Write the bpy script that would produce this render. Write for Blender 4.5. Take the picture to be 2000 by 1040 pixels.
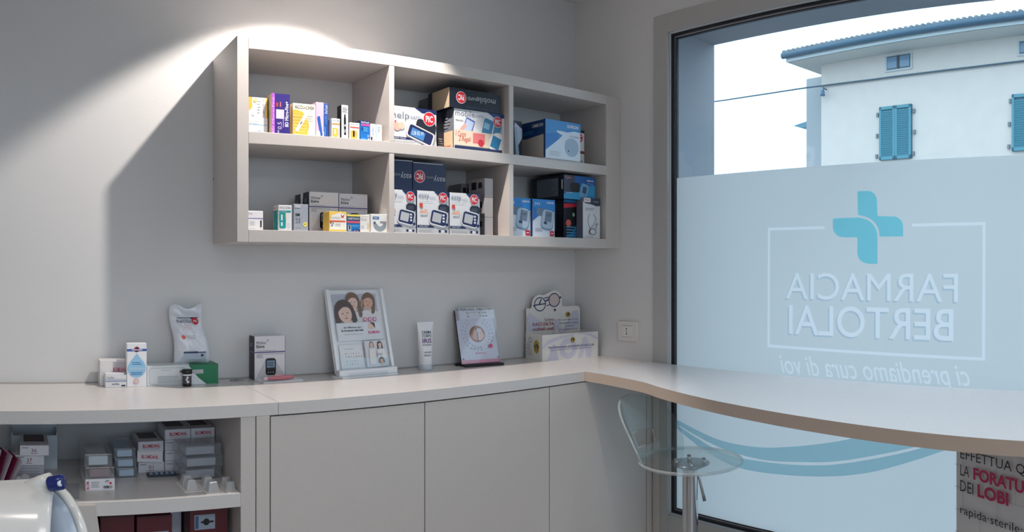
import bpy, math, random
from math import sin, cos, tan, pi, atan2, sqrt, radians
from mathutils import Vector, Matrix
random.seed(7)
sc = bpy.context.scene
COL = sc.collection
for o in list(bpy.data.objects): bpy.data.objects.remove(o)

# ---------------------------------------------------------------- camera, world, lights, exposure
F, YAW, EYE = 1470.4, 0.66, 1.5          # the photograph is a cylindrical panorama crop: 1470.4 px per radian
cd = bpy.data.cameras.new('camera'); cam = bpy.data.objects.new('camera', cd); COL.objects.link(cam)
cam.location = (0, 0, EYE); cam.rotation_euler = (pi/2, 0, -YAW)
cd.type = 'PANO'; cd.panorama_type = 'CENTRAL_CYLINDRICAL'
cd.central_cylindrical_range_u_min = -1000/F; cd.central_cylindrical_range_u_max = 1000/F
cd.central_cylindrical_range_v_min = -520/F; cd.central_cylindrical_range_v_max = 520/F
cd.central_cylindrical_radius = 1.0
cd.clip_start = 0.02; cd.clip_end = 400
sc.camera = cam
vs = sc.view_settings
vs.view_transform = 'Standard'; vs.look = 'None'; vs.exposure = 0.0; vs.gamma = 1.0; vs.use_curve_mapping = False
sc.cycles.transparent_max_bounces = 32
w = bpy.data.worlds.new('sky'); sc.world = w; w.use_nodes = True
nt = w.node_tree; bg = nt.nodes['Background']
tc = nt.nodes.new('ShaderNodeTexCoord'); sp = nt.nodes.new('ShaderNodeSeparateXYZ'); rp = nt.nodes.new('ShaderNodeValToRGB')
nt.links.new(tc.outputs['Generated'], sp.inputs[0]); nt.links.new(sp.outputs['Z'], rp.inputs[0]); nt.links.new(rp.outputs[0], bg.inputs[0])
rp.color_ramp.elements[0].position = 0.0; rp.color_ramp.elements[0].color = (0.66, 0.83, 1.0, 1)
rp.color_ramp.elements[1].position = 0.45; rp.color_ramp.elements[1].color = (0.74, 0.88, 1.0, 1)
bg.inputs[1].default_value = 2.6

def lamp(kind, name, loc, power, color, size=0.05, target=None, spot=None, blend=0.3, sy=None):
    l = bpy.data.lights.new(name, kind); o = bpy.data.objects.new(name, l); COL.objects.link(o)
    o.location = loc; l.energy = power; l.color = color
    if kind == 'SPOT': l.shadow_soft_size = size; l.spot_size = spot; l.spot_blend = blend
    elif kind == 'AREA':
        l.size = size
        if sy: l.shape = 'RECTANGLE'; l.size_y = sy
    elif kind == 'POINT': l.shadow_soft_size = size
    if target is not None:
        d = Vector(target) - Vector(loc); o.rotation_euler = d.to_track_quat('-Z', 'Y').to_euler()
    return o
WARM = (1.0, 0.92, 0.85)
sun = bpy.data.lights.new('sun', 'SUN'); so = bpy.data.objects.new('sun', sun); COL.objects.link(so)
sun.energy = 0.25; sun.angle = radians(25); sun.color = (0.95, 0.98, 1.0)
so.rotation_euler = Vector((0.75, 0.25, -0.85)).to_track_quat('-Z', 'Y').to_euler()
CEIL = 2.73
lamp('SPOT', 'spot_shelf', (1.096, 1.996, CEIL-0.012), 82, WARM, 0.015, (1.096-0.123, 1.996+0.257, CEIL-0.012-0.959), radians(94), 0.22)
lamp('SPOT', 'spot_counter', (1.35, 0.75, CEIL-0.012), 23, WARM, 0.03, (1.35, 0.75, 0), radians(104), 0.35)
lamp('SPOT', 'fill_window_counter', (2.0, 0.75, CEIL-0.012), 34, (0.86, 0.94, 1.0), 0.03, (2.0, 0.75, 0), radians(74), 0.6)  # added cool fill that brightens the window counter
lamp('SPOT', 'fill_room', (-0.5, 0.3, CEIL-0.012), 12, WARM, 0.03, (-0.5, 0.3, 0), radians(130), 0.4)  # added lamp out of view, general warm fill
lamp('AREA', 'lamp_tubes_light', (0.3, -0.9, CEIL-0.06), 14, (1.0, 0.97, 0.95), 1.2, (0.3, -0.9, 0), sy=0.3)
pl = bpy.data.lights.new('window_portal', 'AREA'); po = bpy.data.objects.new('window_portal', pl); COL.objects.link(po)
pl.shape = 'RECTANGLE'; pl.size = 2.5; pl.size_y = 2.0; pl.cycles.is_portal = True
po.location = (2.80, 0.85, 1.47); po.rotation_euler = Vector((-1, 0, 0)).to_track_quat('-Z', 'Y').to_euler()

pl2 = bpy.data.lights.new('front_fill_portal', 'AREA'); po2 = bpy.data.objects.new('front_fill_portal', pl2); COL.objects.link(po2)  # portal for the unseen front opening, added to bring in cool fill
pl2.shape = 'RECTANGLE'; pl2.size = 2.6; pl2.size_y = 1.9; pl2.cycles.is_portal = True
po2.location = (0.2, -2.42, 1.55); po2.rotation_euler = Vector((0, 1, 0)).to_track_quat('-Z', 'Y').to_euler()

# ---------------------------------------------------------------- photo-measuring helpers (direction of a photo column, point on a real plane)
def az(x): return YAW + (x - 1000) / F
def xonY(x, Y): return Y * tan(az(x))                     # X on a plane of constant Y
def zat(x, y, Y): return EYE + (520 - y) / F * Y / cos(az(x))
def wpt(x, y, X):                                          # point on a plane of constant X -> (Y, Z)
    a = az(x); return X / tan(a), EYE + (520 - y) / F * X / sin(a)

# ---------------------------------------------------------------- materials
def lin(c): return tuple(((v/255)/12.92 if v/255 <= 0.04045 else ((v/255+0.055)/1.055)**2.4) for v in c)
MATS = {}
def mat(rgb, rough=0.5, metal=0.0, spec=0.5, bump=0.0, scale=60, key=None, var=0.0):
    k = key or (rgb, rough, metal, spec, bump, scale, var)
    if k in MATS: return MATS[k]
    m = bpy.data.materials.new('surface'); m.use_nodes = True; t = m.node_tree; b = t.nodes['Principled BSDF']
    c = lin(rgb); b.inputs['Base Color'].default_value = (*c, 1); b.inputs['Roughness'].default_value = rough
    b.inputs['Metallic'].default_value = metal; b.inputs['Specular IOR Level'].default_value = spec
    if bump or var:
        tcn = t.nodes.new('ShaderNodeTexCoord')
        n = t.nodes.new('ShaderNodeTexNoise'); n.inputs['Scale'].default_value = scale; n.inputs['Detail'].default_value = 4
        t.links.new(tcn.outputs['Object'], n.inputs['Vector'])
        if bump:
            bu = t.nodes.new('ShaderNodeBump'); bu.inputs['Strength'].default_value = bump; bu.inputs['Distance'].default_value = 0.002
            t.links.new(n.outputs['Fac'], bu.inputs['Height']); t.links.new(bu.outputs['Normal'], b.inputs['Normal'])
        if var:
            r = t.nodes.new('ShaderNodeValToRGB')
            r.color_ramp.elements[0].position = 0.3; r.color_ramp.elements[1].position = 0.7
            r.color_ramp.elements[0].color = (*[v*(1-var) for v in c], 1); r.color_ramp.elements[1].color = (*[min(1, v*(1+var)) for v in c], 1)
            t.links.new(n.outputs['Fac'], r.inputs[0]); t.links.new(r.outputs[0], b.inputs['Base Color'])
    MATS[k] = m; return m
def clear_mat(tint=(0.9, 0.93, 0.95), opacity=0.12, rough=0.12, key='clear'):
    k = (tint, opacity, rough, key)
    if k in MATS: return MATS[k]
    m = bpy.data.materials.new('clear_plastic'); m.use_nodes = True; t = m.node_tree; t.nodes.remove(t.nodes['Principled BSDF'])
    out = t.nodes['Material Output']
    tr = t.nodes.new('ShaderNodeBsdfTransparent'); tr.inputs[0].default_value = (*tint, 1)
    gl = t.nodes.new('ShaderNodeBsdfGlossy'); gl.inputs['Roughness'].default_value = rough
    df = t.nodes.new('ShaderNodeBsdfDiffuse'); df.inputs[0].default_value = (0.8, 0.82, 0.85, 1)
    lw = t.nodes.new('ShaderNodeLayerWeight'); lw.inputs[0].default_value = 0.5
    pw = t.nodes.new('ShaderNodeMath'); pw.operation = 'POWER'; pw.inputs[1].default_value = 5.0; t.links.new(lw.outputs['Facing'], pw.inputs[0])
    fr = t.nodes.new('ShaderNodeMath'); fr.operation = 'MULTIPLY_ADD'; fr.inputs[1].default_value = 0.95; fr.inputs[2].default_value = 0.04; t.links.new(pw.outputs[0], fr.inputs[0])
    m1 = t.nodes.new('ShaderNodeMixShader'); m1.inputs[0].default_value = opacity
    t.links.new(tr.outputs[0], m1.inputs[1]); t.links.new(df.outputs[0], m1.inputs[2])
    m2 = t.nodes.new('ShaderNodeMixShader'); t.links.new(fr.outputs[0], m2.inputs[0]); t.links.new(m1.outputs[0], m2.inputs[1]); t.links.new(gl.outputs[0], m2.inputs[2])
    t.links.new(m2.outputs[0], out.inputs[0]); MATS[k] = m; return m
def film_mat(tr_c, df_c, fac):
    k = ('film', tr_c, df_c, fac)
    if k in MATS: return MATS[k]
    m = bpy.data.materials.new('window_film'); m.use_nodes = True; t = m.node_tree; t.nodes.remove(t.nodes['Principled BSDF'])
    a = t.nodes.new('ShaderNodeBsdfTranslucent'); a.inputs[0].default_value = (*tr_c, 1)
    d = t.nodes.new('ShaderNodeBsdfDiffuse'); d.inputs[0].default_value = (*df_c, 1)
    x = t.nodes.new('ShaderNodeMixShader'); x.inputs[0].default_value = fac
    t.links.new(a.outputs[0], x.inputs[1]); t.links.new(d.outputs[0], x.inputs[2]); t.links.new(x.outputs[0], t.nodes['Material Output'].inputs[0])
    MATS[k] = m; return m
def acrylic_mat():
    return clear_mat((0.93, 0.97, 0.965), 0.04, 0.02, 'acrylic')
def acrylic_old():
    if 'acr' in MATS: return MATS['acr']
    m = bpy.data.materials.new('acrylic'); m.use_nodes = True; b = m.node_tree.nodes['Principled BSDF']
    b.inputs['Base Color'].default_value = (0.90, 0.96, 0.94, 1); b.inputs['Roughness'].default_value = 0.03
    b.inputs['IOR'].default_value = 1.49; b.inputs['Transmission Weight'].default_value = 1.0
    MATS['acr'] = m; return m
def emit_mat(c, s):
    m = bpy.data.materials.new('lamp_glow'); m.use_nodes = True; b = m.node_tree.nodes['Principled BSDF']
    b.inputs['Emission Color'].default_value = (*c, 1); b.inputs['Emission Strength'].default_value = s; return m

WALL = mat((220, 219, 219), 0.85, bump=0.15, scale=180, spec=0.2)
LAM = mat((205, 197, 192), 0.42, bump=0.02, scale=90, var=0.015)
LAM_DAYLIT = mat((214, 215, 219), 0.24, spec=0.8, bump=0.02, scale=90, var=0.015, key='lam_daylit')  # same laminate, lightened and glossed so the window counter looks daylit
LAMTOP = mat((214, 209, 207), 0.26, bump=0.02, scale=90, var=0.015, key='lamtop')
WHITE = (226, 226, 229); W = mat(WHITE, 0.45)
BLACK = mat((14, 15, 18), 0.4); NAVY = mat((22, 34, 84), 0.4); RED = mat((205, 30, 48), 0.4)

# ---------------------------------------------------------------- mesh building
class MB:
    def __init__(s): s.v = []; s.f = []; s.m = []; s.mats = []; s.sm = []
    def mi(s, m):
        if m not in s.mats: s.mats.append(m)
        return s.mats.index(m)
    def face(s, pts, m, smooth=False):
        i = len(s.v); s.v += [tuple(p) for p in pts]; s.f.append(list(range(i, i+len(pts)))); s.m.append(s.mi(m)); s.sm.append(smooth)
    def mesh(s, verts, faces, m, smooth=False):
        i = len(s.v); s.v += [tuple(p) for p in verts]
        for f in faces: s.f.append([i+k for k in f]); s.m.append(s.mi(m)); s.sm.append(smooth)
    def box(s, a, b, m, M=None, bev=0.0):
        x0, y0, z0 = a; x1, y1, z1 = b
        if bev > 0:
            import bmesh
            bm = bmesh.new(); bmesh.ops.create_cube(bm, size=1.0)
            for v in bm.verts: v.co = Vector(((x0+x1)/2 + v.co.x*(x1-x0), (y0+y1)/2 + v.co.y*(y1-y0), (z0+z1)/2 + v.co.z*(z1-z0)))
            bmesh.ops.bevel(bm, geom=bm.edges[:], offset=bev, segments=2, affect='EDGES', profile=0.5)
            bm.verts.index_update()
            vv = [(M @ v.co if M else v.co.copy()) for v in bm.verts]; ff = [[v.index for v in f.verts] for f in bm.faces]; bm.free()
            s.mesh(vv, ff, m); return
        vv = [Vector(p) for p in ((x0,y0,z0),(x1,y0,z0),(x1,y1,z0),(x0,y1,z0),(x0,y0,z1),(x1,y0,z1),(x1,y1,z1),(x0,y1,z1))]
        if M: vv = [M @ p for p in vv]
        s.mesh(vv, [(0,3,2,1),(4,5,6,7),(0,1,5,4),(1,2,6,5),(2,3,7,6),(3,0,4,7)], m)
    def prism(s, poly, z0, z1, m, M=None, capm=None):
        n = len(poly); vv = [Vector((p[0], p[1], z0)) for p in poly] + [Vector((p[0], p[1], z1)) for p in poly]
        if M: vv = [M @ p for p in vv]
        i = len(s.v); s.v += [tuple(p) for p in vv]
        s.f.append([i+k for k in range(n)][::-1]); s.f.append([i+n+k for k in range(n)]); s.m += [s.mi(m), s.mi(capm or m)]; s.sm += [False, False]
        for k in range(n):
            s.f.append([i+k, i+(k+1) % n, i+n+(k+1) % n, i+n+k]); s.m.append(s.mi(m)); s.sm.append(False)
    def lathe(s, prof, m, M=None, n=40, smooth=True):
        vv = []; ff = []
        for r, z in prof:
            for k in range(n): a = 2*pi*k/n; vv.append(Vector((r*cos(a), r*sin(a), z)))
        for j in range(len(prof)-1):
            for k in range(n): ff.append((j*n+k, j*n+(k+1) % n, (j+1)*n+(k+1) % n, (j+1)*n+k))
        if M: vv = [M @ p for p in vv]
        s.mesh(vv, ff, m, smooth)
    def tube(s, pts, r, m, n=10):
        pts = [Vector(p) for p in pts]; rings = []
        for i, p in enumerate(pts):
            d = (pts[min(i+1, len(pts)-1)] - pts[max(i-1, 0)]).normalized()
            u = d.cross(Vector((0, 0, 1)));
            if u.length < 1e-3: u = d.cross(Vector((1, 0, 0)))
            u.normalize(); v = d.cross(u)
            rr = r[i] if isinstance(r, (list, tuple)) else r
            rings.append([p + (u*cos(2*pi*k/n) + v*sin(2*pi*k/n))*rr for k in range(n)])
        vv = [q for g in rings for q in g]; ff = []
        for j in range(len(rings)-1):
            for k in range(n): ff.append((j*n+k, j*n+(k+1) % n, (j+1)*n+(k+1) % n, (j+1)*n+k))
        ff.append(tuple(range(n))[::-1]); ff.append(tuple((len(rings)-1)*n+k for k in range(n)))
        s.mesh(vv, ff, m, True)
    def build(s, name, parent=None, loc=(0, 0, 0), rot=(0, 0, 0), **tags):
        me = bpy.data.meshes.new(name); me.from_pydata(s.v, [], s.f)
        for m in s.mats: me.materials.append(m)
        me.polygons.foreach_set('material_index', s.m); me.polygons.foreach_set('use_smooth', s.sm); me.update()
        o = bpy.data.objects.new(name, me); COL.objects.link(o); o.location = loc; o.rotation_euler = rot
        if parent: o.parent = parent
        for k, v in tags.items(): o[k] = v
        return o
def empty(name, loc=(0, 0, 0), rz=0.0, **tags):
    o = bpy.data.objects.new(name, None); COL.objects.link(o); o.location = loc; o.rotation_euler = (0, 0, rz); o.empty_display_size = 0.05
    for k, v in tags.items(): o[k] = v
    return o
TXT = {}
def text_mesh(st, bold=0.0, shear=0.0, ext=0.0):
    k = (st, bold, shear, ext)
    if k in TXT: return TXT[k]
    c = bpy.data.curves.new('t', 'FONT'); c.body = st; c.resolution_u = 6 if st.startswith(('FARM', 'BERT', 'ci pr', 'FORA', 'LOBI')) else 2; c.offset = bold; c.shear = shear; c.extrude = ext
    o = bpy.data.objects.new('t', c); COL.objects.link(o); bpy.context.view_layer.update()
    dg = bpy.context.evaluated_depsgraph_get(); me = bpy.data.meshes.new_from_object(o.evaluated_get(dg))
    vv = [v.co.copy() for v in me.vertices]; ff = [list(p.vertices) for p in me.polygons]
    bpy.data.objects.remove(o); bpy.data.curves.remove(c); bpy.data.meshes.remove(me)
    x0 = min(v.x for v in vv); x1 = max(v.x for v in vv); y0 = min(v.y for v in vv); y1 = max(v.y for v in vv)
    vv = [Vector(((v.x-x0)/(x1-x0), (v.y-y0)/(y1-y0), v.z)) for v in vv]
    TXT[k] = (vv, ff); return TXT[k]

class Carton(MB):
    """a carton w wide, d deep, h high: front faces -Y, left-front-bottom corner at the origin; prints are laid on its faces"""
    def __init__(s, w, d, h, m=None, faces=None, bev=0.0015):
        super().__init__(); s.w, s.d, s.h = w, d, h; s.e = 0.0004; m = m or W
        s.box((0, 0, 0), (w, d, h), m, bev=min(bev, w/8, d/8, h/8))
        for fc, fm in (faces or {}).items(): s.rect(fc, 0.004, 0.004, 0.996, 0.996, fm)
    def P(s, fc, u, v):
        e = s.e
        if fc == 'front': return (u*s.w, -e, v*s.h)
        if fc == 'left': return (-e, (1-u)*s.d, v*s.h)
        if fc == 'right': return (s.w+e, u*s.d, v*s.h)
        if fc == 'top': return (u*s.w, v*s.d, s.h+e)
    def poly(s, fc, pts, m): s.e += 0.00012; s.face([s.P(fc, u, v) for u, v in pts], m)
    def rect(s, fc, u0, v0, u1, v1, m): s.poly(fc, [(u0, v0), (u1, v0), (u1, v1), (u0, v1)], m)
    def wh(s, fc): return {'front': (s.w, s.h), 'left': (s.d, s.h), 'right': (s.d, s.h), 'top': (s.w, s.d)}[fc]
    def circ(s, fc, u, v, r, m, n=28, sx=1.0, a0=0, a1=2*pi):       # r as a share of the face width
        W_, H_ = s.wh(fc); k = W_/H_
        s.poly(fc, [(u + r*sx*cos(a0+(a1-a0)*i/n), v + r*k*sin(a0+(a1-a0)*i/n)) for i in range(n)], m)
    def rrect(s, fc, u, v, a, b, m, rot=0.0, r=0.25, sh=0.0):       # rounded rectangle, centre u v, half sizes a b as shares of the width
        W_, H_ = s.wh(fc); k = W_/H_; pts = []; rr = min(a, b)*r*2*0.5
        for cx_, cy_, q in ((a-rr, b-rr, 0), (-a+rr, b-rr, 1), (-a+rr, -b+rr, 2), (a-rr, -b+rr, 3)):
            for i in range(5):
                t_ = (q + i/4)*pi/2; x = cx_ + rr*cos(t_); y = cy_ + rr*sin(t_); x += sh*y
                x, y = x*cos(rot)-y*sin(rot), x*sin(rot)+y*cos(rot); pts.append((u+x, v+y*k))
        s.poly(fc, pts, m)
    def lines(s, fc, u0, v0, u1, v1, n, m, fill=0.35):
        for i in range(n):
            v = v1 - (v1-v0)*(i+0.5)/n; hh = (v1-v0)/n*fill/2
            s.rect(fc, u0, v-hh, u0+(u1-u0)*random.uniform(0.7, 1.0), v+hh, m)
    def text(s, fc, st, u0, v0, u1, v1, m, rot=0, bold=0.0, shear=0.0):
        vv, ff = text_mesh(st, bold, shear); s.e += 0.00012; pts = []
        for p in vv:
            a, b = p.x, p.y
            if rot == 180: a, b = 1-a, 1-b
            elif rot == 90: a, b = 1-p.y, p.x
            elif rot == 270: a, b = p.y, 1-p.x
            pts.append(s.P(fc, u0+(u1-u0)*a, v0+(v1-v0)*b))
        s.mesh(pts, ff, m)

def put(c, name, label, cat, X, Y, Z, rz=0.0, group=None, parent=None):
    t = {} if parent else dict(label=label, category=cat)
    if group: t['group'] = group
    return c.build(name, parent, (X, Y, Z), (0, 0, rz), **t)

# ================================================================ THE ROOM
XR, YB = 2.39, 2.60; XO = 2.74                     # right wall inner face, back wall, outer wall face
X0, YF = -1.9, -2.2
YW0, YW1 = -0.65, 2.098                            # window frame extent in Y
ZW0, ZW1 = 0.392, 2.548                            # window frame outer extent in Z
def shell(name, a, b, m, **k):
    q = MB(); q.box(a, b, m); return q.build(name, kind='structure', **k)
shell('floor', (X0-0.2, YF-0.2, -0.1), (XR, YB+0.2, 0), mat((150, 146, 142), 0.35, var=0.05, scale=8))
q = MB(); q.box((X0-0.2, YF-0.2, CEIL), (XO, YB+0.2, CEIL+0.15), mat((226, 223, 220), 0.9)); q.build('ceiling', kind='structure')
shell('wall_back', (X0-0.2, YB, 0), (XO, YB+0.2, CEIL), WALL)
shell('wall_left', (X0-0.2, YF-0.2, 0), (X0, YB, CEIL), WALL)
q = MB()
for a, b in (((X0, YF-0.2, 0), (XO, YF, 0.6)), ((X0, YF-0.2, 2.5), (XO, YF, CEIL)), ((X0, YF-0.2, 0.6), (-1.0, YF, 2.5)), ((1.5, YF-0.2, 0.6), (XO, YF, 2.5))): q.box(a, b, WALL)
q.build('wall_front', kind='structure')  # unseen wall; its opening is added to let in bluish fill
q = MB()
q.box((XR, YW1-0.045, 0), (XO, YB, CEIL), WALL); q.box((XR, YF, 0), (XO, YW0+0.045, CEIL), WALL)
q.box((XR, YW0+0.045, 0), (XO, YW1-0.045, ZW0+0.04), WALL); q.box((XR, YW0+0.045, ZW1-0.04), (XO, YW1-0.045, CEIL), WALL)
q.build('wall_right', kind='structure')
# window: frame, gaskets, bead, pane, frosted film with its graphics
win = empty('window_1', (XR, 0, 0), kind='structure')
FR = mat((182, 181, 179), 0.45, spec=0.4); fb = 0.078
q = MB(); xa, xb = -0.012, 0.05
for a, b in (((xa, YW1-fb, ZW0), (xb, YW1, ZW1)), ((xa, YW0, ZW0), (xb, YW0+fb, ZW1)), ((xa, YW0+fb, ZW1-fb), (xb, YW1-fb, ZW1)), ((xa, YW0+fb, ZW0), (xb, YW1-fb, ZW0+fb))):
    q.box(a, b, FR, bev=0.002)
q.build('window_frame', win)
gy0, gy1, gz0, gz1 = YW0+fb, YW1-fb, ZW0+fb, ZW1-fb
def ring(name, y0, y1, z0, z1, t, xa, xb, m):
    q = MB()
    for a, b in (((xa, y1-t, z0), (xb, y1, z1)), ((xa, y0, z0), (xb, y0+t, z1)), ((xa, y0+t, z1-t), (xb, y1-t, z1)), ((xa, y0+t, z0), (xb, y1-t, z0+t))): q.box(a, b, m)
    return q.build(name, win)
BG = mat((10, 14, 24), 0.5)
ring('bead', gy0, gy1, gz0, gz1, 0.005, 0.0, 0.03, mat((205, 210, 215), 0.35))
ring('gasket', gy0+0.005, gy1-0.005, gz0+0.005, gz1-0.005, 0.010, 0.006, 0.03, BG)
ring('spacer', gy0+0.015, gy1-0.015, gz0+0.015, gz1-0.015, 0.006, 0.014, 0.03, mat((170, 175, 185), 0.3, metal=0.8))
ring('gasket', gy0+0.021, gy1-0.021, gz0+0.021, gz1-0.021, 0.004, 0.016, 0.03, BG)
GL = clear_mat((0.90, 0.965, 0.98), 0.0, 0.0, 'pane')
q = MB(); q.box((0.020, gy0+0.015, gz0+0.015), (0.026, gy1-0.015, gz1-0.015), GL); q.build('pane', win)
# film and print (lies on the room face of the pane)
XFm = XR + 0.0172
FB = film_mat((0.66, 0.645, 0.645), (0.55, 0.62, 0.66), 0.2)
FW = film_mat((0.78, 0.76, 0.78), (0.7, 0.74, 0.78), 0.15)
FT = film_mat((0.62, 0.95, 1.0), (0.3, 0.7, 0.8), 0.08)
FS = film_mat((0.56, 0.80, 0.87), (0.25, 0.5, 0.6), 0.15)
FD = film_mat((0.52, 0.56, 0.60), (0.4, 0.5, 0.6), 0.2)  # darker tone for the shadow painted beside the letters
ZF = 1.865
def strip_poly(pts_px, wd):                         # polyline in photo px -> list of quads on the film plane
    P = [wpt(x, y, XFm) for x, y in pts_px]; out = []
    for (ya, za), (yb, zb) in zip(P, P[1:]):
        L = math.hypot(yb-ya, zb-za); n = (-(zb-za)/L*wd/2, (yb-ya)/L*wd/2); e = ((yb-ya)/L*wd/2, (zb-za)/L*wd/2)
        out.append([(ya-e[0]+n[0], za-e[1]+n[1]), (yb+e[0]+n[0], zb+e[1]+n[1]), (yb+e[0]-n[0], zb+e[1]-n[1]), (ya-e[0]-n[0], za-e[1]-n[1])])
    return out
def film_text(q, st, px_l, px_r, ytop, ybot, m, bold=0.0, shear=0.0, xo=0.0, dy=0.0, dz=0.0, x0=None, x1=None):
    # mirrored, seen from the room; extruded in X between x0 and x1
    ya, _ = wpt(px_l, 500, XFm); yb, _ = wpt(px_r, 500, XFm); xm = (px_l+px_r)/2
    _, zt = wpt(xm, ytop, XFm); _, zb = wpt(xm, ybot, XFm)
    vv, ff = text_mesh(st, bold, shear, 0.5)
    q.mesh([(x0 + (x1-x0)*(p.z+0.5), yb + (ya-yb)*p.x + dy, zb + (zt-zb)*p.y + dz) for p in vv], ff, m)
def px_poly(q, pts, m, x0, x1):
    P = [wpt(x, y, XFm) for x, y in pts]; yz_poly(q, P, m, x0, x1)
def yz_poly(q, P, m, x0, x1):
    M = Matrix(((0, 0, 1, 0), (1, 0, 0, 0), (0, 1, 0, 0), (0, 0, 0, 1)))
    q.prism(P, x0, x1, m, M)
# the film is cut out round its letters by a constrained triangulation: base film, lighter lettering and its offset shadow, coloured darker, lie in one plane
from mathutils.geometry import delaunay_2d_cdt
def film_shapes():
    out = []
    def ftext(st, px_l, px_r, ytop, ybot, bold, shear, dy=0.0, dz=0.0, slant=0.0):
        ya, _ = wpt(px_l, 500, XFm); yb, _ = wpt(px_r, 500, XFm); xm = (px_l+px_r)/2
        _, zt = wpt(xm, ytop, XFm); _, zb = wpt(xm, ybot, XFm); vv, ff = text_mesh(st, bold, shear)
        P = [(yb+(ya-yb)*p.x+dy, zb+(zt-zb)*p.y+dz) for p in vv]
        return [[P[k] for k in f] for f in ff]
    sh = []; li = []
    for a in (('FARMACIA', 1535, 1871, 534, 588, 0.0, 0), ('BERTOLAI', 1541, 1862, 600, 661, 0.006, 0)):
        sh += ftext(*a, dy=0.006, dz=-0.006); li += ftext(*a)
    li += ftext('ci prendiamo cura di voi', 1522, 1894, 704, 757, 0.004, 0.35)
    li += strip_poly([(1608, 445), (1502, 448), (1501, 676), (1921, 702), (1922, 437), (1784, 440)], 0.0105)
    return sh, li
sh_, li_ = film_shapes()
V2 = [(gy0+0.021, gz0+0.021), (gy1-0.021, gz0+0.021), (gy1-0.021, ZF), (gy0+0.021, ZF)]; F2 = []; kind_ = []
for k_, L in ((1, sh_), (2, li_)):
    for P in L: i0 = len(V2); V2 += P; F2.append(list(range(i0, i0+len(P)))); kind_.append(k_)
# make every input face counter-clockwise
for f in F2:
    A_ = sum(V2[f[i]][0]*V2[f[(i+1) % len(f)]][1]-V2[f[(i+1) % len(f)]][0]*V2[f[i]][1] for i in range(len(f)))
    if A_ < 0: f.reverse()
ov, oe, of, ovo, oeo, ofo = delaunay_2d_cdt([Vector(p) for p in V2], [(0, 1), (1, 2), (2, 3), (3, 0)], F2, 0, 1e-6)
sets = {0: [], 1: [], 2: []}
def inside(P, x, y):
    c = False; j = len(P)-1
    for i in range(len(P)):
        if (P[i][1] > y) != (P[j][1] > y) and x < (P[j][0]-P[i][0])*(y-P[i][1])/(P[j][1]-P[i][1])+P[i][0]: c = not c
        j = i
    return c
PB = [(k_, P, min(p[0] for p in P), max(p[0] for p in P), min(p[1] for p in P), max(p[1] for p in P)) for k_, L in ((2, li_), (1, sh_)) for P in L]
for f in of:
    cx_ = sum(ov[i].x for i in f)/len(f); cy_ = sum(ov[i].y for i in f)/len(f)
    sets[next((k_ for k_, P, a, b, c_, d in PB if a <= cx_ <= b and c_ <= cy_ <= d and inside(P, cx_, cy_)), 0)].append(f)
for k_, nm_, m_ in ((0, 'window_film', FB), (1, 'lettering_shadow', FD), (2, 'film_lettering', FW)):
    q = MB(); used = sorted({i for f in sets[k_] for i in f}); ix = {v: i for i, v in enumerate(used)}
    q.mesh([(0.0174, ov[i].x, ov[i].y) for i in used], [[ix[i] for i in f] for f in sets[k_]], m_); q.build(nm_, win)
# cross of two petals
q = MB(); xf0, xf1 = 0.0162, 0.0166
def rc(cx_, cy_, r, a0, a1, n=8): return [(cx_ + r*cos(a0+(a1-a0)*i/n), cy_ + r*sin(a0+(a1-a0)*i/n)) for i in range(n+1)]
A = [(1675, 374), (1694, 373)] + rc(1694, 392, 19, -pi/2, 0) + [(1714, 422), (1745, 423)] + rc(1745, 442, 19, -pi/2, 0) + [(1764, 462), (1718, 462.5)] + rc(1680, 460, 38, 0, -pi/2, 8)[1:-1] + [(1676, 420)]
B = [(1627, 427), (1676, 425)] + rc(1678, 462, 36, -pi/2, 0, 8)[1:] + [(1714, 516), (1696, 515.5)] + rc(1695, 495, 20, pi/2, pi)[1:] + [(1675, 464), (1650, 464)] + rc(1647, 444, 20, pi/2, pi)[1:]
px_poly(q, A, FT, xf0, xf1); px_poly(q, B, FT, xf0, xf1)
q.build('film_cross', win)
def band(top, bot, m, nm_):
    q = MB(); P = [wpt(x, y, XFm) for x, y in top] ; Q = [wpt(x, y, XFm) for x, y in bot]
    def smooth(P, n=10):
        out = []
        for i in range(len(P)-1):
            p0 = P[max(i-1, 0)]; p1 = P[i]; p2 = P[i+1]; p3 = P[min(i+2, len(P)-1)]
            for k in range(n):
                t = k/n; out.append(tuple(0.5*((2*p1[j]) + (-p0[j]+p2[j])*t + (2*p0[j]-5*p1[j]+4*p2[j]-p3[j])*t*t + (-p0[j]+3*p1[j]-3*p2[j]+p3[j])*t**3) for j in (0, 1)))
        out.append(P[-1]); return out
    P = smooth(P); Q = smooth(Q)
    for i in range(len(P)-1):
        q.face([(0.0164, *P[i]), (0.0164, *P[i+1]), (0.0164, *Q[i+1]), (0.0164, *Q[i])], m)
    q.build(nm_, win)
band([(1322, 820), (1400, 858), (1480, 874), (1560, 872), (1640, 862), (1700, 848), (1760, 828)],
     [(1322, 829), (1400, 872), (1480, 897), (1560, 903), (1640, 901), (1760, 880), (1850, 855)], FS, 'film_swoosh')
band([(1322, 830), (1370, 862), (1420, 888), (1480, 901), (1560, 909), (1640, 907), (1760, 886), (1860, 858)],
     [(1322, 838), (1370, 876), (1430, 910), (1500, 925), (1600, 931.5), (1690, 925), (1780, 902), (1880, 868)], FS, 'film_swoosh')
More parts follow.
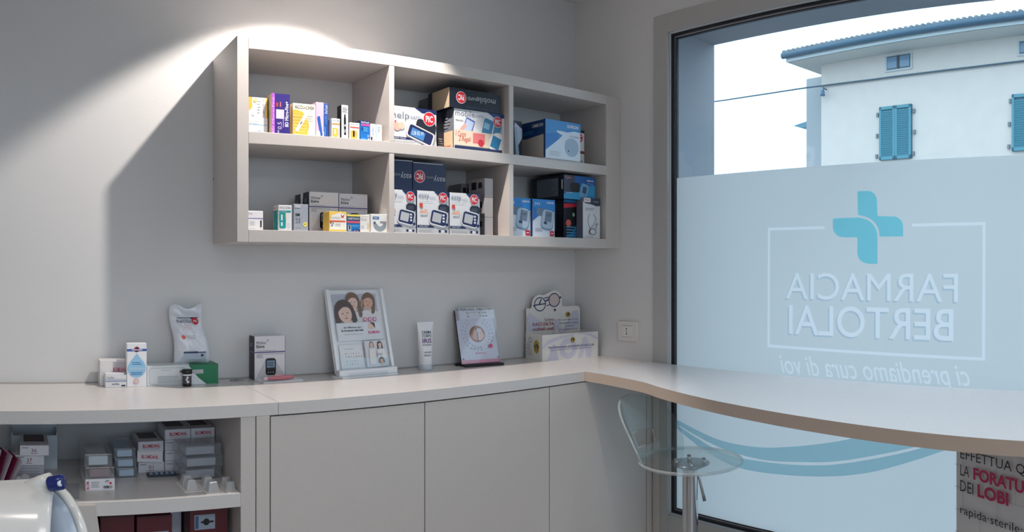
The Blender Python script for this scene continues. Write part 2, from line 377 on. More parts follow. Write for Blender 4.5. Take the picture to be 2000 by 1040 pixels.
# plaster lining of the outer reveal
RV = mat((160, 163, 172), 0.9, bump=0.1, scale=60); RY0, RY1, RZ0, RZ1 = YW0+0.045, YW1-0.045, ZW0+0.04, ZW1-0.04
q = MB()
for a, b in (((XR+0.055, RY1-0.004, RZ0), (XO, RY1, RZ1)), ((XR+0.055, RY0, RZ0), (XO, RY0+0.004, RZ1)), ((XR+0.055, RY0+0.004, RZ1-0.004), (XO, RY1-0.004, RZ1)), ((XR+0.055, RY0+0.004, RZ0), (XO, RY1-0.004, RZ0+0.004))): q.box(a, b, RV)
q.build('trim_2', kind='structure')
# ceiling fittings; the last two spotlights belong to the added fill lamps
for i, (lx, ly) in enumerate(((1.096, 1.996), (1.35, 0.75), (-0.5, 0.3), (2.0, 0.75))):
    e = empty('ceiling_spotlight', (lx, ly, CEIL), label=['white recessed ceiling spotlight above the wall shelves', 'white recessed ceiling spotlight over the floor by the stool', 'added fill spotlight in the ceiling behind the white device', 'added fill spotlight in the ceiling over the window counter'][i], category='ceiling light', group='recessed ceiling spotlights')
    q = MB(); q.lathe([(0.045, 0), (0.045, -0.006), (0.036, -0.006), (0.034, 0.0)], mat((235, 235, 235), 0.4), n=28); q.build('trim_ring', e)
e = empty('ceiling_tube_lamp', (0.3, -0.9, CEIL), label='long white ceiling lamp with two bright tubes', category='ceiling light')
q = MB(); q.box((-0.62, -0.12, -0.03), (0.62, 0.12, 0), W, bev=0.004); q.build('housing', e)
for yy in (-0.06, 0.06):
    q = MB(); q.tube([(-0.6, yy, -0.042), (0.6, yy, -0.042)], 0.012, emit_mat((1, 0.97, 0.92), 5)); q.build('tube', e)
# wall socket
yz = lambda x, y: wpt(x, y, XR)
y_a, _ = yz(1209, 647); y_b, _ = yz(1247.5, 647); _, zt = yz(1229, 628); _, zb = yz(1229, 667)
e = empty('wall_socket', (XR, (y_a+y_b)/2, (zt+zb)/2), label='white rectangular wall socket on the right wall above the counter', category='socket')
hw, hh = abs(y_a-y_b)/2, (zt-zb)/2; SW = mat((226, 222, 218), 0.4)
q = MB(); q.box((-0.009, -hw, -hh), (0, hw, hh), SW, bev=0.003); q.build('cover_plate', e)
q = MB(); q.box((-0.0105, -hw*0.42, -hh*0.55), (-0.008, hw*0.55, hh*0.55), mat((232, 229, 226), 0.4), bev=0.001)
q.box((-0.0107, -hw*0.42, -hh*0.56), (-0.0089, hw*0.55, -hh*0.54), mat((120, 115, 112))); q.box((-0.0107, -hw*0.42, hh*0.54), (-0.0089, hw*0.55, hh*0.56), mat((120, 115, 112)))
for zz in (-0.42, 0, 0.42):
    r = 0.0026 if zz else 0.0018
    q.box((-0.0112, 0.004-r, zz*hh*0.6-r*1.3), (-0.010, 0.004+r, zz*hh*0.6+r*1.3), BLACK)
q.build('socket_module', e)

# ================================================================ WALL SHELF UNIT
YS = 2.3016; ZM, ZM2, ZB2, ZB, ZT, ZT2 = 1.933, 1.894, 1.617, 1.577, 2.238, 2.199
XL = 0.699
e = empty('wall_shelf', (XL, YB, ZB), label='beige laminate wall shelf with six open compartments', category='shelf')
def part(name, a, b, m=LAM, par=e, org=None):
    org = org or par.location; q = MB()
    q.box(tuple(a[i]-org[i] for i in range(3)), tuple(b[i]-org[i] for i in range(3)), m, bev=0.0012); return q.build(name, par)
part('side_panel', (XL, YS, ZB), (0.7376, YB-0.001, ZT)); part('side_panel', (2.300, YS, ZB), (2.338, YB-0.001, ZT))
part('filler_strip', (2.3385, YS+0.002, ZB), (XR-0.001, YB-0.001, ZT))
part('top_board', (0.738, YS, ZT2), (2.2998, YB-0.001, ZT)); part('bottom_board', (0.738, YS, ZB), (2.2998, YB-0.001, ZB2))
part('middle_board', (0.738, YS, ZM2), (2.2998, YB-0.001, ZM))
for xa_, xb_ in ((1.249, 1.269), (1.7727, 1.7945)):
    for za, zb_ in ((ZB2, ZM2), (ZM, ZT2)): part('divider', (xa_, YS+0.001, za), (xb_, YB-0.001, zb_))
q = MB(); q.box((-0.0005, -0.012, 0.0), (0.001, -0.006, 0.007), mat((90, 40, 35))); q.build('fixing_cap', e, (0, 0, 0.23))

# ================================================================ COUNTERS AND CABINETS
YC = 2.1024; ZC, ZC2 = 1.095, 1.057
def bx(name, a, b, m, par=None, bev=0.001, **k):
    q = MB(); o_ = par.location if par else (0, 0, 0)
    q.box(tuple(a[i]-o_[i] for i in range(3)), tuple(b[i]-o_[i] for i in range(3)), m, bev=bev); return q.build(name, par, **k)
bx('worktop', (-1.88, YC, ZC2), (0.7665-0.0005, YB-0.012, ZC), LAMTOP, label='left length of beige worktop above the open shelves', category='worktop')
bx('worktop', (0.7665+0.0005, YC, ZC2), (XR-0.001, YB-0.012, ZC), LAMTOP, label='middle length of beige worktop above the closed doors', category='worktop')
bx('trim_1', (-1.88, YB-0.012, ZC2), (XR-0.001, YB, ZC+0.003), mat((165, 160, 158), 0.5), kind='structure')
# window counter with its curved edge
edge = [(1.984, YC-0.0008), (1.982, 2.04), (1.980, 1.993), (1.966, 1.88), (1.942, 1.758), (1.891, 1.626), (1.826, 1.41), (1.778, 1.176), (1.748, 0.989), (1.716, 0.739), (1.701, 0.5626), (1.694, 0.399), (1.70, 0.2), (1.71, -0.2), (1.75, -0.6)]
def cat(P, n=8):
    out = []
    for i in range(len(P)-1):
        p0 = P[max(i-1, 0)]; p1 = P[i]; p2 = P[i+1]; p3 = P[min(i+2, len(P)-1)]
        for k in range(n):
            t = k/n; out.append(tuple(0.5*((2*p1[j]) + (-p0[j]+p2[j])*t + (2*p0[j]-5*p1[j]+4*p2[j]-p3[j])*t*t + (-p0[j]+3*p1[j]-3*p2[j]+p3[j])*t**3) for j in (0, 1)))
    out.append(P[-1]); return out
ce = cat(edge)
poly = ce + [(2.374, -0.6), (2.374, YC-0.0008)]
we = empty('window_counter', (2.2, 1.0, ZC2), label='curved beige bar counter running along the window', category='counter')
q = MB(); q.prism([(x-2.2, y-1.0) for x, y in poly][::-1], 0.0008, ZC-ZC2, mat((196, 178, 164), 0.45, key='edgeband'), capm=LAM_DAYLIT)
for i in range(len(q.f)):
    pass
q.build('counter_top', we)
bx('bracket', (2.30, -0.55, 0.95), (2.377, -0.52, ZC2+0.0005), mat((180, 180, 185), 0.3, metal=0.9), we)
bx('bracket', (2.30, 1.95, 0.98), (2.377, 1.975, ZC2+0.0005), mat((180, 180, 185), 0.3, metal=0.9), we)
# closed cabinet
e = empty('base_cabinet', (0.70, YC, 0), label='grey beige base cabinet with three handleless doors', category='cabinet')
bx('carcass', (0.6975, YC+0.022, 0.08), (2.388, YB-0.001, ZC2-0.001), mat((70, 68, 70), 0.6), e)
bx('plinth', (0.70, YC+0.05, 0.0), (2.388, YC+0.07, 0.08), LAM, e)
bx('stile', (0.698, YC, 0.08), (0.7395, YC+0.0215, ZC2-0.0003), LAM, e)
for xa_, xb_ in ((0.7433, 1.2713), (1.2748, 1.8058), (1.8093, 2.3390)):
    bx('door', (xa_, YC+0.001, 0.09), (xb_, YC+0.020, ZC2-0.0042), LAM, e, 0.001)
bx('filler_strip', (2.3430, YC+0.001, 0.0), (XR-0.001, YC+0.0215, ZC2-0.0003), LAM, e)
bx('side_filler', (XR-0.016, 2.064, 0.0), (XR-0.0125, YC-0.003, ZC2-0.002), LAM, e)
# open cabinet at the left
e2 = empty('open_cabinet', (-0.6, YC, 0), label='open beige shelf cabinet under the left worktop', category='cabinet')
bx('side_panel', (0.6497, YC+0.001, 0.0), (0.6955, YB-0.001, ZC2-0.0003), LAM, e2)
bx('side_panel', (-1.88, YC+0.001, 0.0), (-1.84, YB-0.001, ZC2-0.0003), LAM, e2)
ZS = 0.8355
bx('shelf_board', (-1.84, YC+0.001, ZS-0.04), (0.6495, YB-0.019, ZS), LAMTOP, e2)
bx('bottom_board', (-1.84, YC+0.001, 0.40), (0.6495, YB-0.019, 0.44), LAM, e2)
bx('back_panel', (-1.84, YB-0.018, 0.0), (0.6495, YB-0.001, ZC2-0.0003), mat((196, 196, 198), 0.5), e2)
q = MB(); xa_, xb_ = xonY(187, YC-0.018)+0.6, xonY(197, YC-0.018)+0.6
zt_ = ZS-0.003; pts = [(-1.2, 0.42), (xb_+0.045, 0.42), (xa_, zt_), (-1.2, zt_)]
M = Matrix(((1, 0, 0, 0), (0, 0, -1, 0), (0, 1, 0, 0), (0, 0, 0, 1))); q.prism(pts, 0.0, 0.018, LAM, M); q.build('front_panel', e2)

# ================================================================ WHAT STANDS ON THE SHELVES
GREY = mat((150, 150, 155), 0.5); LG = mat((190, 192, 196), 0.5); DK = mat((40, 42, 50), 0.5)
def W2(r, g, b, ro=0.42): return mat((r, g, b), ro)
def place(x0, x1, yt, Y, zb, d, zt=None, m=None, faces=None, xm=None):
    Xa, Xb = xonY(x0, Y), xonY(x1, Y); h = (zat(xm or (x0+x1)/2, yt, Y) if zt is None else zt) - zb
    return Carton(Xb-Xa, d, h, m, faces), Xa
def pic_logo(c, fc, u, v, r, rot=0):
    c.circ(fc, u, v, r*1.08, W); c.circ(fc, u, v, r, RED); k = c.wh(fc)[0]/c.wh(fc)[1]
    c.text(fc, 'PiC', u-r*0.62, v-r*0.5*k, u+r*0.62, v+r*0.5*k, W, rot=rot, bold=0.03)
def monitor(c, u, v, s, skew=-0.15, body=None, face=None, scr=None, wide=False):
    a, b = (s*1.15, s*0.5) if wide else (s, s*0.78)
    c.rrect('front', u+s*0.03, v-s*0.06, a*1.06, b*1.06, W2(150, 155, 165), rot=skew, r=0.5)
    c.rrect('front', u, v, a, b, body or W, rot=skew, r=0.5)
    c.rrect('front', u, v, a*0.9, b*0.84, face or NAVY, rot=skew, r=0.4)
    k = c.w/c.h
    c.rrect('front', u-a*0.2, v+a*0.03, a*0.5, b*0.58, scr or LG, rot=skew, r=0.1)
    if wide: c.text('front', '128 82 M', u-a*0.62, v-b*0.1*k, u+a*0.2, v+b*0.45*k, W)
    else:
        for i in range(3): c.rrect('front', u+a*0.55, v+(0.35-0.38*i)*b*k, a*0.12, b*0.12, W, rot=skew, r=0.5)
SKIN = W2(226, 176, 156)
# ---- upper left compartment
Zb = ZM
c, X = place(486, 523, 230, 2.37, Zb, 0.10); c.rect('front', 0, 0.58, 1, 0.63, W2(150, 190, 215)); c.lines('front', 0.08, 0.68, 0.5, 0.9, 2, GREY); c.text('front', 'eurofine', 0.3, 0.14, 0.7, 0.32, W2(40, 120, 180)); c.rect('front', 0.74, 0.06, 0.94, 0.14, BLACK); c.rect('front', 0.05, 0.66, 0.5, 0.95, W2(225, 228, 232))
c.text('front', 'InsuPen', 0.08, 0.7, 0.5, 0.85, GREY)
h0 = c.h; put(c, 'medicine_box', 'small white carton with blue line at the left end of the upper left compartment', 'box', X, 2.37, Zb)
c, X = place(486, 522, 190.5, 2.372, Zb+h0, 0.09, faces=None); c.rect('front', 0.0, 0.35, 0.18, 1, W2(240, 170, 60)); c.poly('front', [(0.05, 0.35), (0.18, 0.5), (0.18, 0.35)], W); c.rect('front', 0.93, 0, 1, 1, W2(250, 200, 70)); c.text('front', 'THE CHECK', 0.74, 0.05, 0.86, 0.95, W2(170, 165, 160), rot=90); c.lines('front', 0.45, 0.2, 0.66, 0.9, 5, LG); c.circ('front', 0.35, 0.85, 0.09, W2(245, 200, 130)); c.circ('front', 0.25, 0.15, 0.08, LG)
put(c, 'medicine_box', 'white and orange carton standing on a small white carton, upper left compartment', 'box', X, 2.372, Zb+h0)
c, X = place(530.5, 566, 183, 2.345, Zb, 0.10, m=W2(200, 180, 160), faces={'front': W2(46, 34, 120)}); P = W2(170, 90, 190)
c.rect('front', 0, 0, 0.17, 1, P); c.text('front', 'BD Micro-Fine', 0.03, 0.05, 0.13, 0.9, W2(235, 190, 240), rot=90); c.text('front', 'BD Micro-Fine+', 0.73, 0.22, 0.92, 0.82, W, rot=90, bold=0.02)
c.rect('front', 0.24, 0.4, 0.68, 0.62, W2(215, 200, 220)); c.rect('front', 0.24, 0.68, 0.36, 0.78, W2(170, 60, 60)); c.rect('front', 0.45, 0.68, 0.5, 0.8, W2(235, 120, 120)); c.text('front', '0.5', 0.32, 0.15, 0.55, 0.32, W2(220, 190, 230), rot=90); c.text('front', 'ml', 0.3, 0.06, 0.4, 0.12, W, rot=90); c.rect('front', 0.62, 0.2, 0.65, 0.62, LG)
put(c, 'syringe_box', 'tall navy and purple carton, tallest in the upper left compartment', 'box', X, 2.345, Zb)
c, X = place(572, 616, 203, 2.345, Zb, 0.07, m=W2(248, 238, 215)); OR = W2(245, 178, 70)
c.text('front', 'ACCU-CHEK', 0.08, 0.84, 0.96, 0.94, BLACK, bold=0.01); c.poly('front', [(0, 0), (0.62, 0), (0.72, 0.4), (0.45, 0.75), (0.12, 0.82), (0, 0.8)], OR)
for i in range(7): c.rect('front', 0.02, 0.06+i*0.09, 0.62-0.04*abs(i-3), 0.085+i*0.09, W2(250, 205, 125))
c.rrect('front', 0.36, 0.42, 0.07, 0.42, W, rot=-0.55, r=0.9); c.rrect('front', 0.36, 0.42, 0.02, 0.06, BLACK, rot=-0.55); c.lines('front', 0.62, 0.5, 0.95, 0.7, 3, LG); c.rect('front', 0.7, 0.05, 0.95, 0.4, W2(235, 235, 235)); c.rect('left', 0.1, 0.05, 0.9, 0.95, W2(240, 215, 160))
put(c, 'lancing_device_box', 'wide orange and cream carton picturing a white pen, upper left compartment', 'box', X, 2.345, Zb)
c, X = place(617, 632.5, 200, 2.35, Zb, 0.05, m=W2(236, 180, 215)); c.poly('front', [(0.15, 0.55), (0.5, 0.57), (0.85, 0.08), (0.55, 0.05)], W2(35, 90, 170)); c.circ('front', 0.68, 0.2, 0.08, W); c.rect('front', 0, 0, 1, 0.2, W2(238, 205, 225)); c.poly('front', [(0.15, 0.6), (0.5, 0.62), (0.85, 0.1), (0.6, 0.05)], W2(35, 90, 170))
put(c, 'lancet_box', 'pink carton with a blue stripe, between the orange cream carton and a blue one', 'box', X, 2.35, Zb)
c, X = place(633, 641, 202, 2.352, Zb, 0.05, m=W2(30, 80, 165)); c.text('front', 'OneTouch', 0.15, 0.7, 0.8, 0.95, W, rot=90); c.rect('front', 0.1, 0.1, 0.3, 0.35, W2(70, 150, 220)); c.lines('front', 0.2, 0.4, 0.8, 0.65, 5, W2(90, 160, 220))
put(c, 'lancet_box', 'narrow blue carton standing against a pink one, upper left compartment', 'box', X, 2.352, Zb)
def small_ac(x0, x1, yt, Y, stripe, lab, d=0.055):
    c, X = place(x0, x1, yt, Y, Zb, d); c.text('front', 'ACCU-CHEK', 0.1, 0.86, 0.9, 0.93, DK); c.rect('front', 0.05, 0.70, 0.95, 0.76, stripe); c.rrect('front', 0.42, 0.32, 0.34, 0.5 if x0 < 660 else 0.36, OR, r=0.4)
    c.rrect('front', 0.4, 0.36, 0.09, 0.28, W if x0 < 660 else BLACK, r=0.5); c.lines('front', 0.7, 0.1, 0.95, 0.5, 4, LG); put(c, 'test_strip_box', lab, 'box', X, Y, Zb)
small_ac(648, 664, 231.5, 2.335, W2(235, 140, 60), 'small white and orange carton left of the tall slim black and white carton')
c, X = place(667, 680, 205.5, 2.335, Zb, 0.035, faces={'left': BLACK}); c.rect('front', 0.1, 0.78, 0.9, 0.95, LG); c.poly('front', [(0.42, 0.74), (0.58, 0.74), (0.66, 0.6), (0.68, 0.14), (0.36, 0.14), (0.34, 0.6)], BLACK); c.rect('front', 0.44, 0.38, 0.6, 0.44, W); c.rect('front', 0.4, 0.2, 0.62, 0.3, GREY); c.rect('front', 0.55, 0.02, 0.85, 0.045, BLACK); c.lines('front', 0.15, 0.8, 0.85, 0.94, 3, GREY)
put(c, 'pen_box', 'tall slim white carton picturing a black pen, upper left compartment', 'box', X, 2.335, Zb)
small_ac(683, 702.5, 240, 2.33, W2(225, 70, 50), 'small white carton with red line and orange patch, right of the black pen carton')
c, X = place(703.5, 722, 236, 2.33, Zb, 0.05, m=W2(25, 110, 190), faces={'left': W2(28, 45, 80)}); c.rect('front', 0, 0.86, 1, 1, W2(20, 40, 100)); c.text('front', 'OneTouch', 0.08, 0.87, 0.92, 0.97, W, bold=0.02); c.rect('front', 0.1, 0.74, 0.95, 0.83, W2(225, 80, 160)); c.lines('front', 0.35, 0.45, 0.85, 0.68, 4, W2(110, 190, 235)); c.lines('front', 0.1, 0.06, 0.7, 0.14, 2, W2(110, 190, 235)); c.circ('front', 0.85, 0.1, 0.08, W); c.text('front', '25', 0.72, 0.2, 0.94, 0.3, W); c.rect('front', 0.12, 0.55, 0.25, 0.66, W2(20, 50, 110))
put(c, 'test_strip_box', 'small bright blue carton with pink band, upper left compartment', 'box', X, 2.33, Zb)
c, X = place(723.5, 733, 242, 2.335, Zb, 0.05); c.text('front', 'eurofine', 0.3, 0.35, 0.62, 0.8, W2(40, 120, 180), rot=90); c.rect('front', 0.1, 0.06, 0.4, 0.28, BLACK); c.text('front', '3M', 0.1, 0.85, 0.5, 0.93, GREY)
put(c, 'needle_box', 'narrow white carton with sideways blue word, right of the bright blue carton', 'box', X, 2.335, Zb)
c, X = place(734, 746, 243.5, 2.33, Zb, 0.05); c.rect('front', 0, 0, 0.12, 1, W2(150, 195, 215)); c.lines('front', 0.3, 0.55, 0.8, 0.9, 4, LG)
put(c, 'needle_box', 'plain white carton with pale blue edge, last at the right of the upper left compartment', 'box', X, 2.33, Zb)
# ---- upper middle compartment
def pic_front(c, word, mon, off=0.0, words2='RAPID'):
    c.poly('front', [(0.52, 1), (0.68, 0.88), (1, 0.88), (1, 1)], NAVY)
    c.rect('front', 0, 0, 1, 0.13, LG); c.lines('front', 0.05, 0.03, 0.6, 0.1, 3, GREY)
    for i in range(3): c.rrect('front', 0.70+0.1*i, 0.065, 0.035, 0.035, NAVY if i != 1 else W, r=0.6 if i else 0.1)
    c.poly('front', [(0, 0.145), (0.55, 0.145), (0.45, 0.2), (0, 0.2)], NAVY); c.text('front', 'RAPID TECH', 0.06, 0.155, 0.32, 0.185, W)
c, X = place(762, 852.5, 210.5, 2.335, Zb, 0.13, faces={'right': W2(30, 34, 50)}); pic_front(c, '', None)
c.text('front', 'help', 0.03, 0.64, 0.40, 0.86, W2(110, 115, 130)); c.text('front', 'RAPID', 0.43, 0.70, 0.66, 0.79, W2(130, 140, 165))
c.rrect('front', 0.76, 0.50, 0.22, 0.13, W2(30, 30, 44), rot=-0.2, r=0.6); c.circ('front', 0.14, 0.46, 0.075, SKIN); c.circ('front', 0.23, 0.49, 0.07, W2(235, 190, 170)); c.rect('front', 0.09, 0.4, 0.24, 0.43, W2(225, 180, 160)); c.rect('front', 0.09, 0.57, 0.12, 0.62, W2(210, 60, 50))
monitor(c, 0.64, 0.30, 0.26, -0.33, body=W2(240, 225, 215), scr=W2(70, 130, 190), wide=True); pic_logo(c, 'front', 0.83, 0.74, 0.125)
put(c, 'blood_pressure_monitor_box', 'white carton picturing a wide blue screen, at the left of the upper middle compartment', 'box', X, 2.335, Zb)
def mobile_front(c):
    c.poly('front', [(0.66, 1), (0.78, 0.9), (1, 0.86), (1, 1)], W2(30, 60, 120)); c.text('front', 'mobile', 0.02, 0.83, 0.40, 0.97, W2(120, 125, 140)); c.text('front', 'RAPID', 0.42, 0.84, 0.6, 0.9, W2(160, 165, 180)); c.text('front', 'Bluetooth', 0.03, 0.70, 0.17, 0.74, DK)
    c.rrect('front', 0.28, 0.60, 0.09, 0.13, W2(90, 110, 170), rot=-0.35, r=0.3); c.rrect('front', 0.28, 0.6, 0.075, 0.10, W2(190, 205, 235), rot=-0.35, r=0.1); c.poly('front', [(0.1, 0.5), (0.2, 0.66), (0.25, 0.6), (0.18, 0.5)], SKIN)
    for i in range(4): c.rrect('front', 0.42+0.035*i, 0.66, 0.004, 0.07+0.012*i, LG, rot=0.2)
    c.rrect('front', 0.66, 0.62, 0.12, 0.17, W, rot=-0.25, r=0.3); c.rrect('front', 0.66, 0.62, 0.10, 0.145, W2(60, 120, 160), rot=-0.25, r=0.3); c.rrect('front', 0.85, 0.57, 0.07, 0.12, W2(60, 120, 160), rot=-0.25, r=0.4)
    c.rrect('front', 0.64, 0.66, 0.055, 0.05, W2(140, 190, 215), rot=-0.25, r=0.1)
    CR = W2(236, 214, 190); c.poly('front', [(0, 0.12), (1, 0.12), (1, 0.47), (0, 0.50)], CR); c.text('front', '1 Cuore', 0.02, 0.33, 0.22, 0.46, W2(200, 60, 40), bold=0.01, shear=0.3); c.text('front', '2 Regali', 0.08, 0.18, 0.32, 0.34, W2(200, 60, 40), bold=0.01, shear=0.3)
    c.rect('front', 0.36, 0.2, 0.60, 0.45, W2(230, 120, 120)); c.circ('front', 0.52, 0.22, 0.06, RED); c.circ('front', 0.87, 0.24, 0.19, W2(245, 238, 230), sx=1.0, n=24); c.rrect('front', 0.82, 0.27, 0.09, 0.1, W2(30, 130, 180), rot=-0.35, r=0.1)
    c.rect('front', 0, 0, 1, 0.10, NAVY); c.rect('front', 0.95, 0.02, 1, 0.9, W); pic_logo(c, 'front', 0.86, 0.79, 0.085)
c, X = place(887, 984, 217.5, 2.335, Zb, 0.16, faces={'left': W2(120, 125, 135)}); mobile_front(c)
c.rect('left', 0.02, 0.02, 0.98, 0.46, W2(225, 195, 160)); c.lines('left', 0.3, 0.55, 0.9, 0.95, 6, GREY); c.poly('left', [(0, 0.46), (0.5, 0.46), (0.75, 1), (0, 1)], W2(50, 55, 75)); c.text('left', '1 Cuore 2 Regali', 0.1, 0.06, 0.9, 0.14, W2(200, 60, 40))
hm = c.h; put(c, 'blood_pressure_monitor_box', 'white carton with cream promotion band, right of the upper middle compartment', 'box', X, 2.335, Zb); Xm = X; wm = c.w
c = Carton(0.03, 0.12, hm*0.93, W2(26, 28, 42), faces={'front': W2(26, 28, 42)}); c.circ('front', 0.5, 0.62, 0.42, BLACK); c.lines('front', 0.15, 0.05, 0.85, 0.35, 5, GREY)
put(c, 'blood_pressure_monitor_box', 'dark carton half hidden between the two white cartons of the upper middle compartment', 'box', xonY(854, 2.40), 2.40, Zb)
c = Carton(wm*0.985, 0.125, 0.0, W); Zt = Zb+hm
zz = zat(880, 160, 2.335); hh_ = min(zz-Zt-0.004, ZT2-Zt-0.006)
c = Carton(xonY(977, 2.33)-xonY(878, 2.33), 0.15, hh_*0.82, W2(14, 16, 34), faces={'front': W2(14, 16, 34), 'left': W2(185, 165, 140)})
pic_logo(c, 'front', 0.22, 0.55, 0.09, rot=180); c.text('front', 'mobile', 0.52, 0.40, 0.90, 0.70, LG, rot=180); c.text('front', 'RAPID', 0.34, 0.48, 0.52, 0.64, LG, rot=180); c.rect('front', 0.3, 0.1, 0.85, 0.13, W2(40, 70, 110)); c.rect('left', 0, 0, 0.2, 1, W2(14, 16, 34))
put(c, 'blood_pressure_monitor_box', 'dark navy carton lying upside down on top of the cream banded carton', 'box', xonY(878, 2.33), 2.33, Zt, rz=0.0)
c = Carton(0.05, 0.07, hh_*0.78, W2(90, 92, 105)); c.lines('front', 0.2, 0.2, 0.8, 0.9, 5, DK)
put(c, 'blood_pressure_monitor_box', 'small grey carton behind the upside down navy carton', 'box', xonY(838, 2.5), 2.505, Zt)
c = Carton(0.14, 0.09, hm-0.001, W2(60, 62, 75)); c.lines('front', 0.2, 0.2, 0.8, 0.9, 5, DK)
put(c, 'blood_pressure_monitor_box', 'dark grey carton at the very back of the upper middle compartment', 'box', xonY(838, 2.5)-0.004, 2.5, Zb)
# ---- upper right compartment
BL = W2(60, 140, 205)
c = Carton(0.19, 0.165, 0.155, W2(215, 228, 240), faces={'left': W2(200, 188, 178)}, bev=0.003)
c.poly('front', [(0.0, 0.2), (0.35, 0.5), (0.52, 0.68), (0.6, 0.72), (0.82, 0.78), (1, 0.76), (1, 1), (0, 1)], BL); c.poly('front', [(0, 0.2), (0, 0.62), (0.35, 0.68), (0.36, 0.52)], W2(40, 120, 195))
c.poly('front', [(0.3, 0.74), (0.5, 0.735), (0.62, 0.72), (0.55, 0.6), (0.4, 0.66), (0.32, 0.69)], W2(215, 228, 240))
c.text('front', 'OMRON', 0.60, 0.84, 0.93, 0.93, W, bold=0.025); c.circ('front', 0.74, 0.34, 0.2, W2(165, 185, 205)); c.poly('front', [(0.55, 0.5), (0.9, 0.3), (0.85, 0.16), (0.68, 0.14)], W2(160, 182, 205)); c.text('front', 'A3 Complete', 0.68, 0.6, 0.95, 0.66, GREY); c.lines('front', 0.1, 0.06, 0.45, 0.2, 3, LG); c.circ('front', 0.64, 0.24, 0.02, W2(40, 80, 140))
c.poly('left', [(0, 0.58), (0.3, 0.56), (0.95, 0.62), (0.98, 0.62), (0.98, 0.99), (0, 0.99)], W2(24, 60, 115)); c.rect('left', 0.94, 0, 1, 1, W2(24, 60, 115)); c.text('left', 'OMRON', 0.5, 0.82, 0.92, 0.91, W, bold=0.02); c.lines('left', 0.1, 0.66, 0.6, 0.76, 2, BL); c.lines('left', 0.2, 0.2, 0.8, 0.45, 3, LG)
put(c, 'nebuliser_box', 'large light blue and white carton jutting past the shelf edge, upper right compartment', 'box', 1.942, 2.284, Zb)
c = Carton(0.055, 0.12, 0.150, W2(24, 28, 50)); c.poly('front', [(0.3, 0.96), (1, 0.8), (1, 0.55), (0.55, 0.3)], W2(190, 205, 225)); c.poly('front', [(0.25, 0.9), (0.5, 0.8), (0.75, 0.02), (0.45, 0.02)], W2(160, 175, 195))
put(c, 'thermometer_box', 'dark carton with white stripe behind the light blue carton', 'box', xonY(1003, 2.36), 2.375, Zb, rz=0.0)
c = Carton(0.055, 0.12, 0.155, W2(225, 222, 222)); c.rect('front', 0, 0.92, 1, 1, DK); c.rect('front', 0, 0.34, 1, 0.42, W2(120, 60, 50)); pic_logo(c, 'front', 0.45, 0.78, 0.36); c.text('front', '10', 0.55, 0.06, 0.8, 0.16, DK)
put(c, 'thermometer_box', 'white carton with round red badge behind the light blue carton at its right', 'box', xonY(1123, 2.38), 2.38, Zb)
# ---- lower left compartment
Zb = ZB2
c, X = place(478, 514, 412, 2.36, Zb, 0.05); c.rect('front', 0, 0.6, 1, 0.635, W2(110, 90, 170)); c.text('front', 'MUSTAR', 0.05, 0.8, 0.42, 0.9, GREY); c.lines('front', 0.25, 0.25, 0.6, 0.5, 4, LG); c.rect('front', 0.84, 0.18, 0.91, 0.52, BLACK); c.text('front', '50 test', 0.28, 0.08, 0.55, 0.14, GREY)
put(c, 'test_strip_box', 'small white carton with purple line, at the left of the lower left compartment', 'box', X, 2.36, Zb)
TE = W2(20, 150, 150)
c, X = place(544, 570, 401, 2.335, Zb, 0.05); c.text('front', 'ACCU-CHEK', 0.08, 0.86, 0.92, 0.93, DK); c.rect('front', 0.05, 0.72, 0.92, 0.79, TE); c.text('front', 'Compact', 0.12, 0.73, 0.6, 0.78, W); c.rrect('front', 0.3, 0.4, 0.24, 0.56, TE, r=0.4); c.rect('front', 0.04, 0.4, 0.28, 0.7, TE); c.rect('front', 0.18, 0.4, 0.3, 0.63, W); c.rect('front', 0.18, 0.18, 0.3, 0.33, W); c.rect('front', 0.5, 0.5, 0.56, 0.66, OR); c.lines('front', 0.62, 0.1, 0.9, 0.3, 3, LG)
c.rrect('left', 0.5, 0.35, 0.32, 0.6, TE, r=0.4); c.rect('left', 0.1, 0.72, 0.9, 0.79, TE); c.text('left', 'ACCU', 0.2, 0.86, 0.8, 0.93, RED)
put(c, 'test_strip_box', 'white carton with teal curved shape, lower left compartment', 'box', X, 2.335, Zb)
c, X = place(574, 602, 399, 2.34, Zb, 0.06, m=W2(160, 166, 176)); c.text('front', 'SM', 0.1, 0.55, 0.4, 0.66, BLACK, bold=0.02); c.text('front', '25', 0.12, 0.3, 0.45, 0.46, W2(100, 105, 115)); c.circ('front', 0.78, 0.25, 0.15, W2(240, 225, 110)); c.text('front', 'M', 0.71, 0.22, 0.85, 0.28, DK); c.lines('front', 0.1, 0.1, 0.6, 0.16, 1, GREY); c.lines('front', 0.1, 0.48, 0.7, 0.52, 1, GREY); c.rect('front', 0.08, 0.86, 0.45, 0.96, LG)
put(c, 'needle_box', 'grey carton with yellow round sticker, lower left compartment', 'box', X, 2.34, Zb)
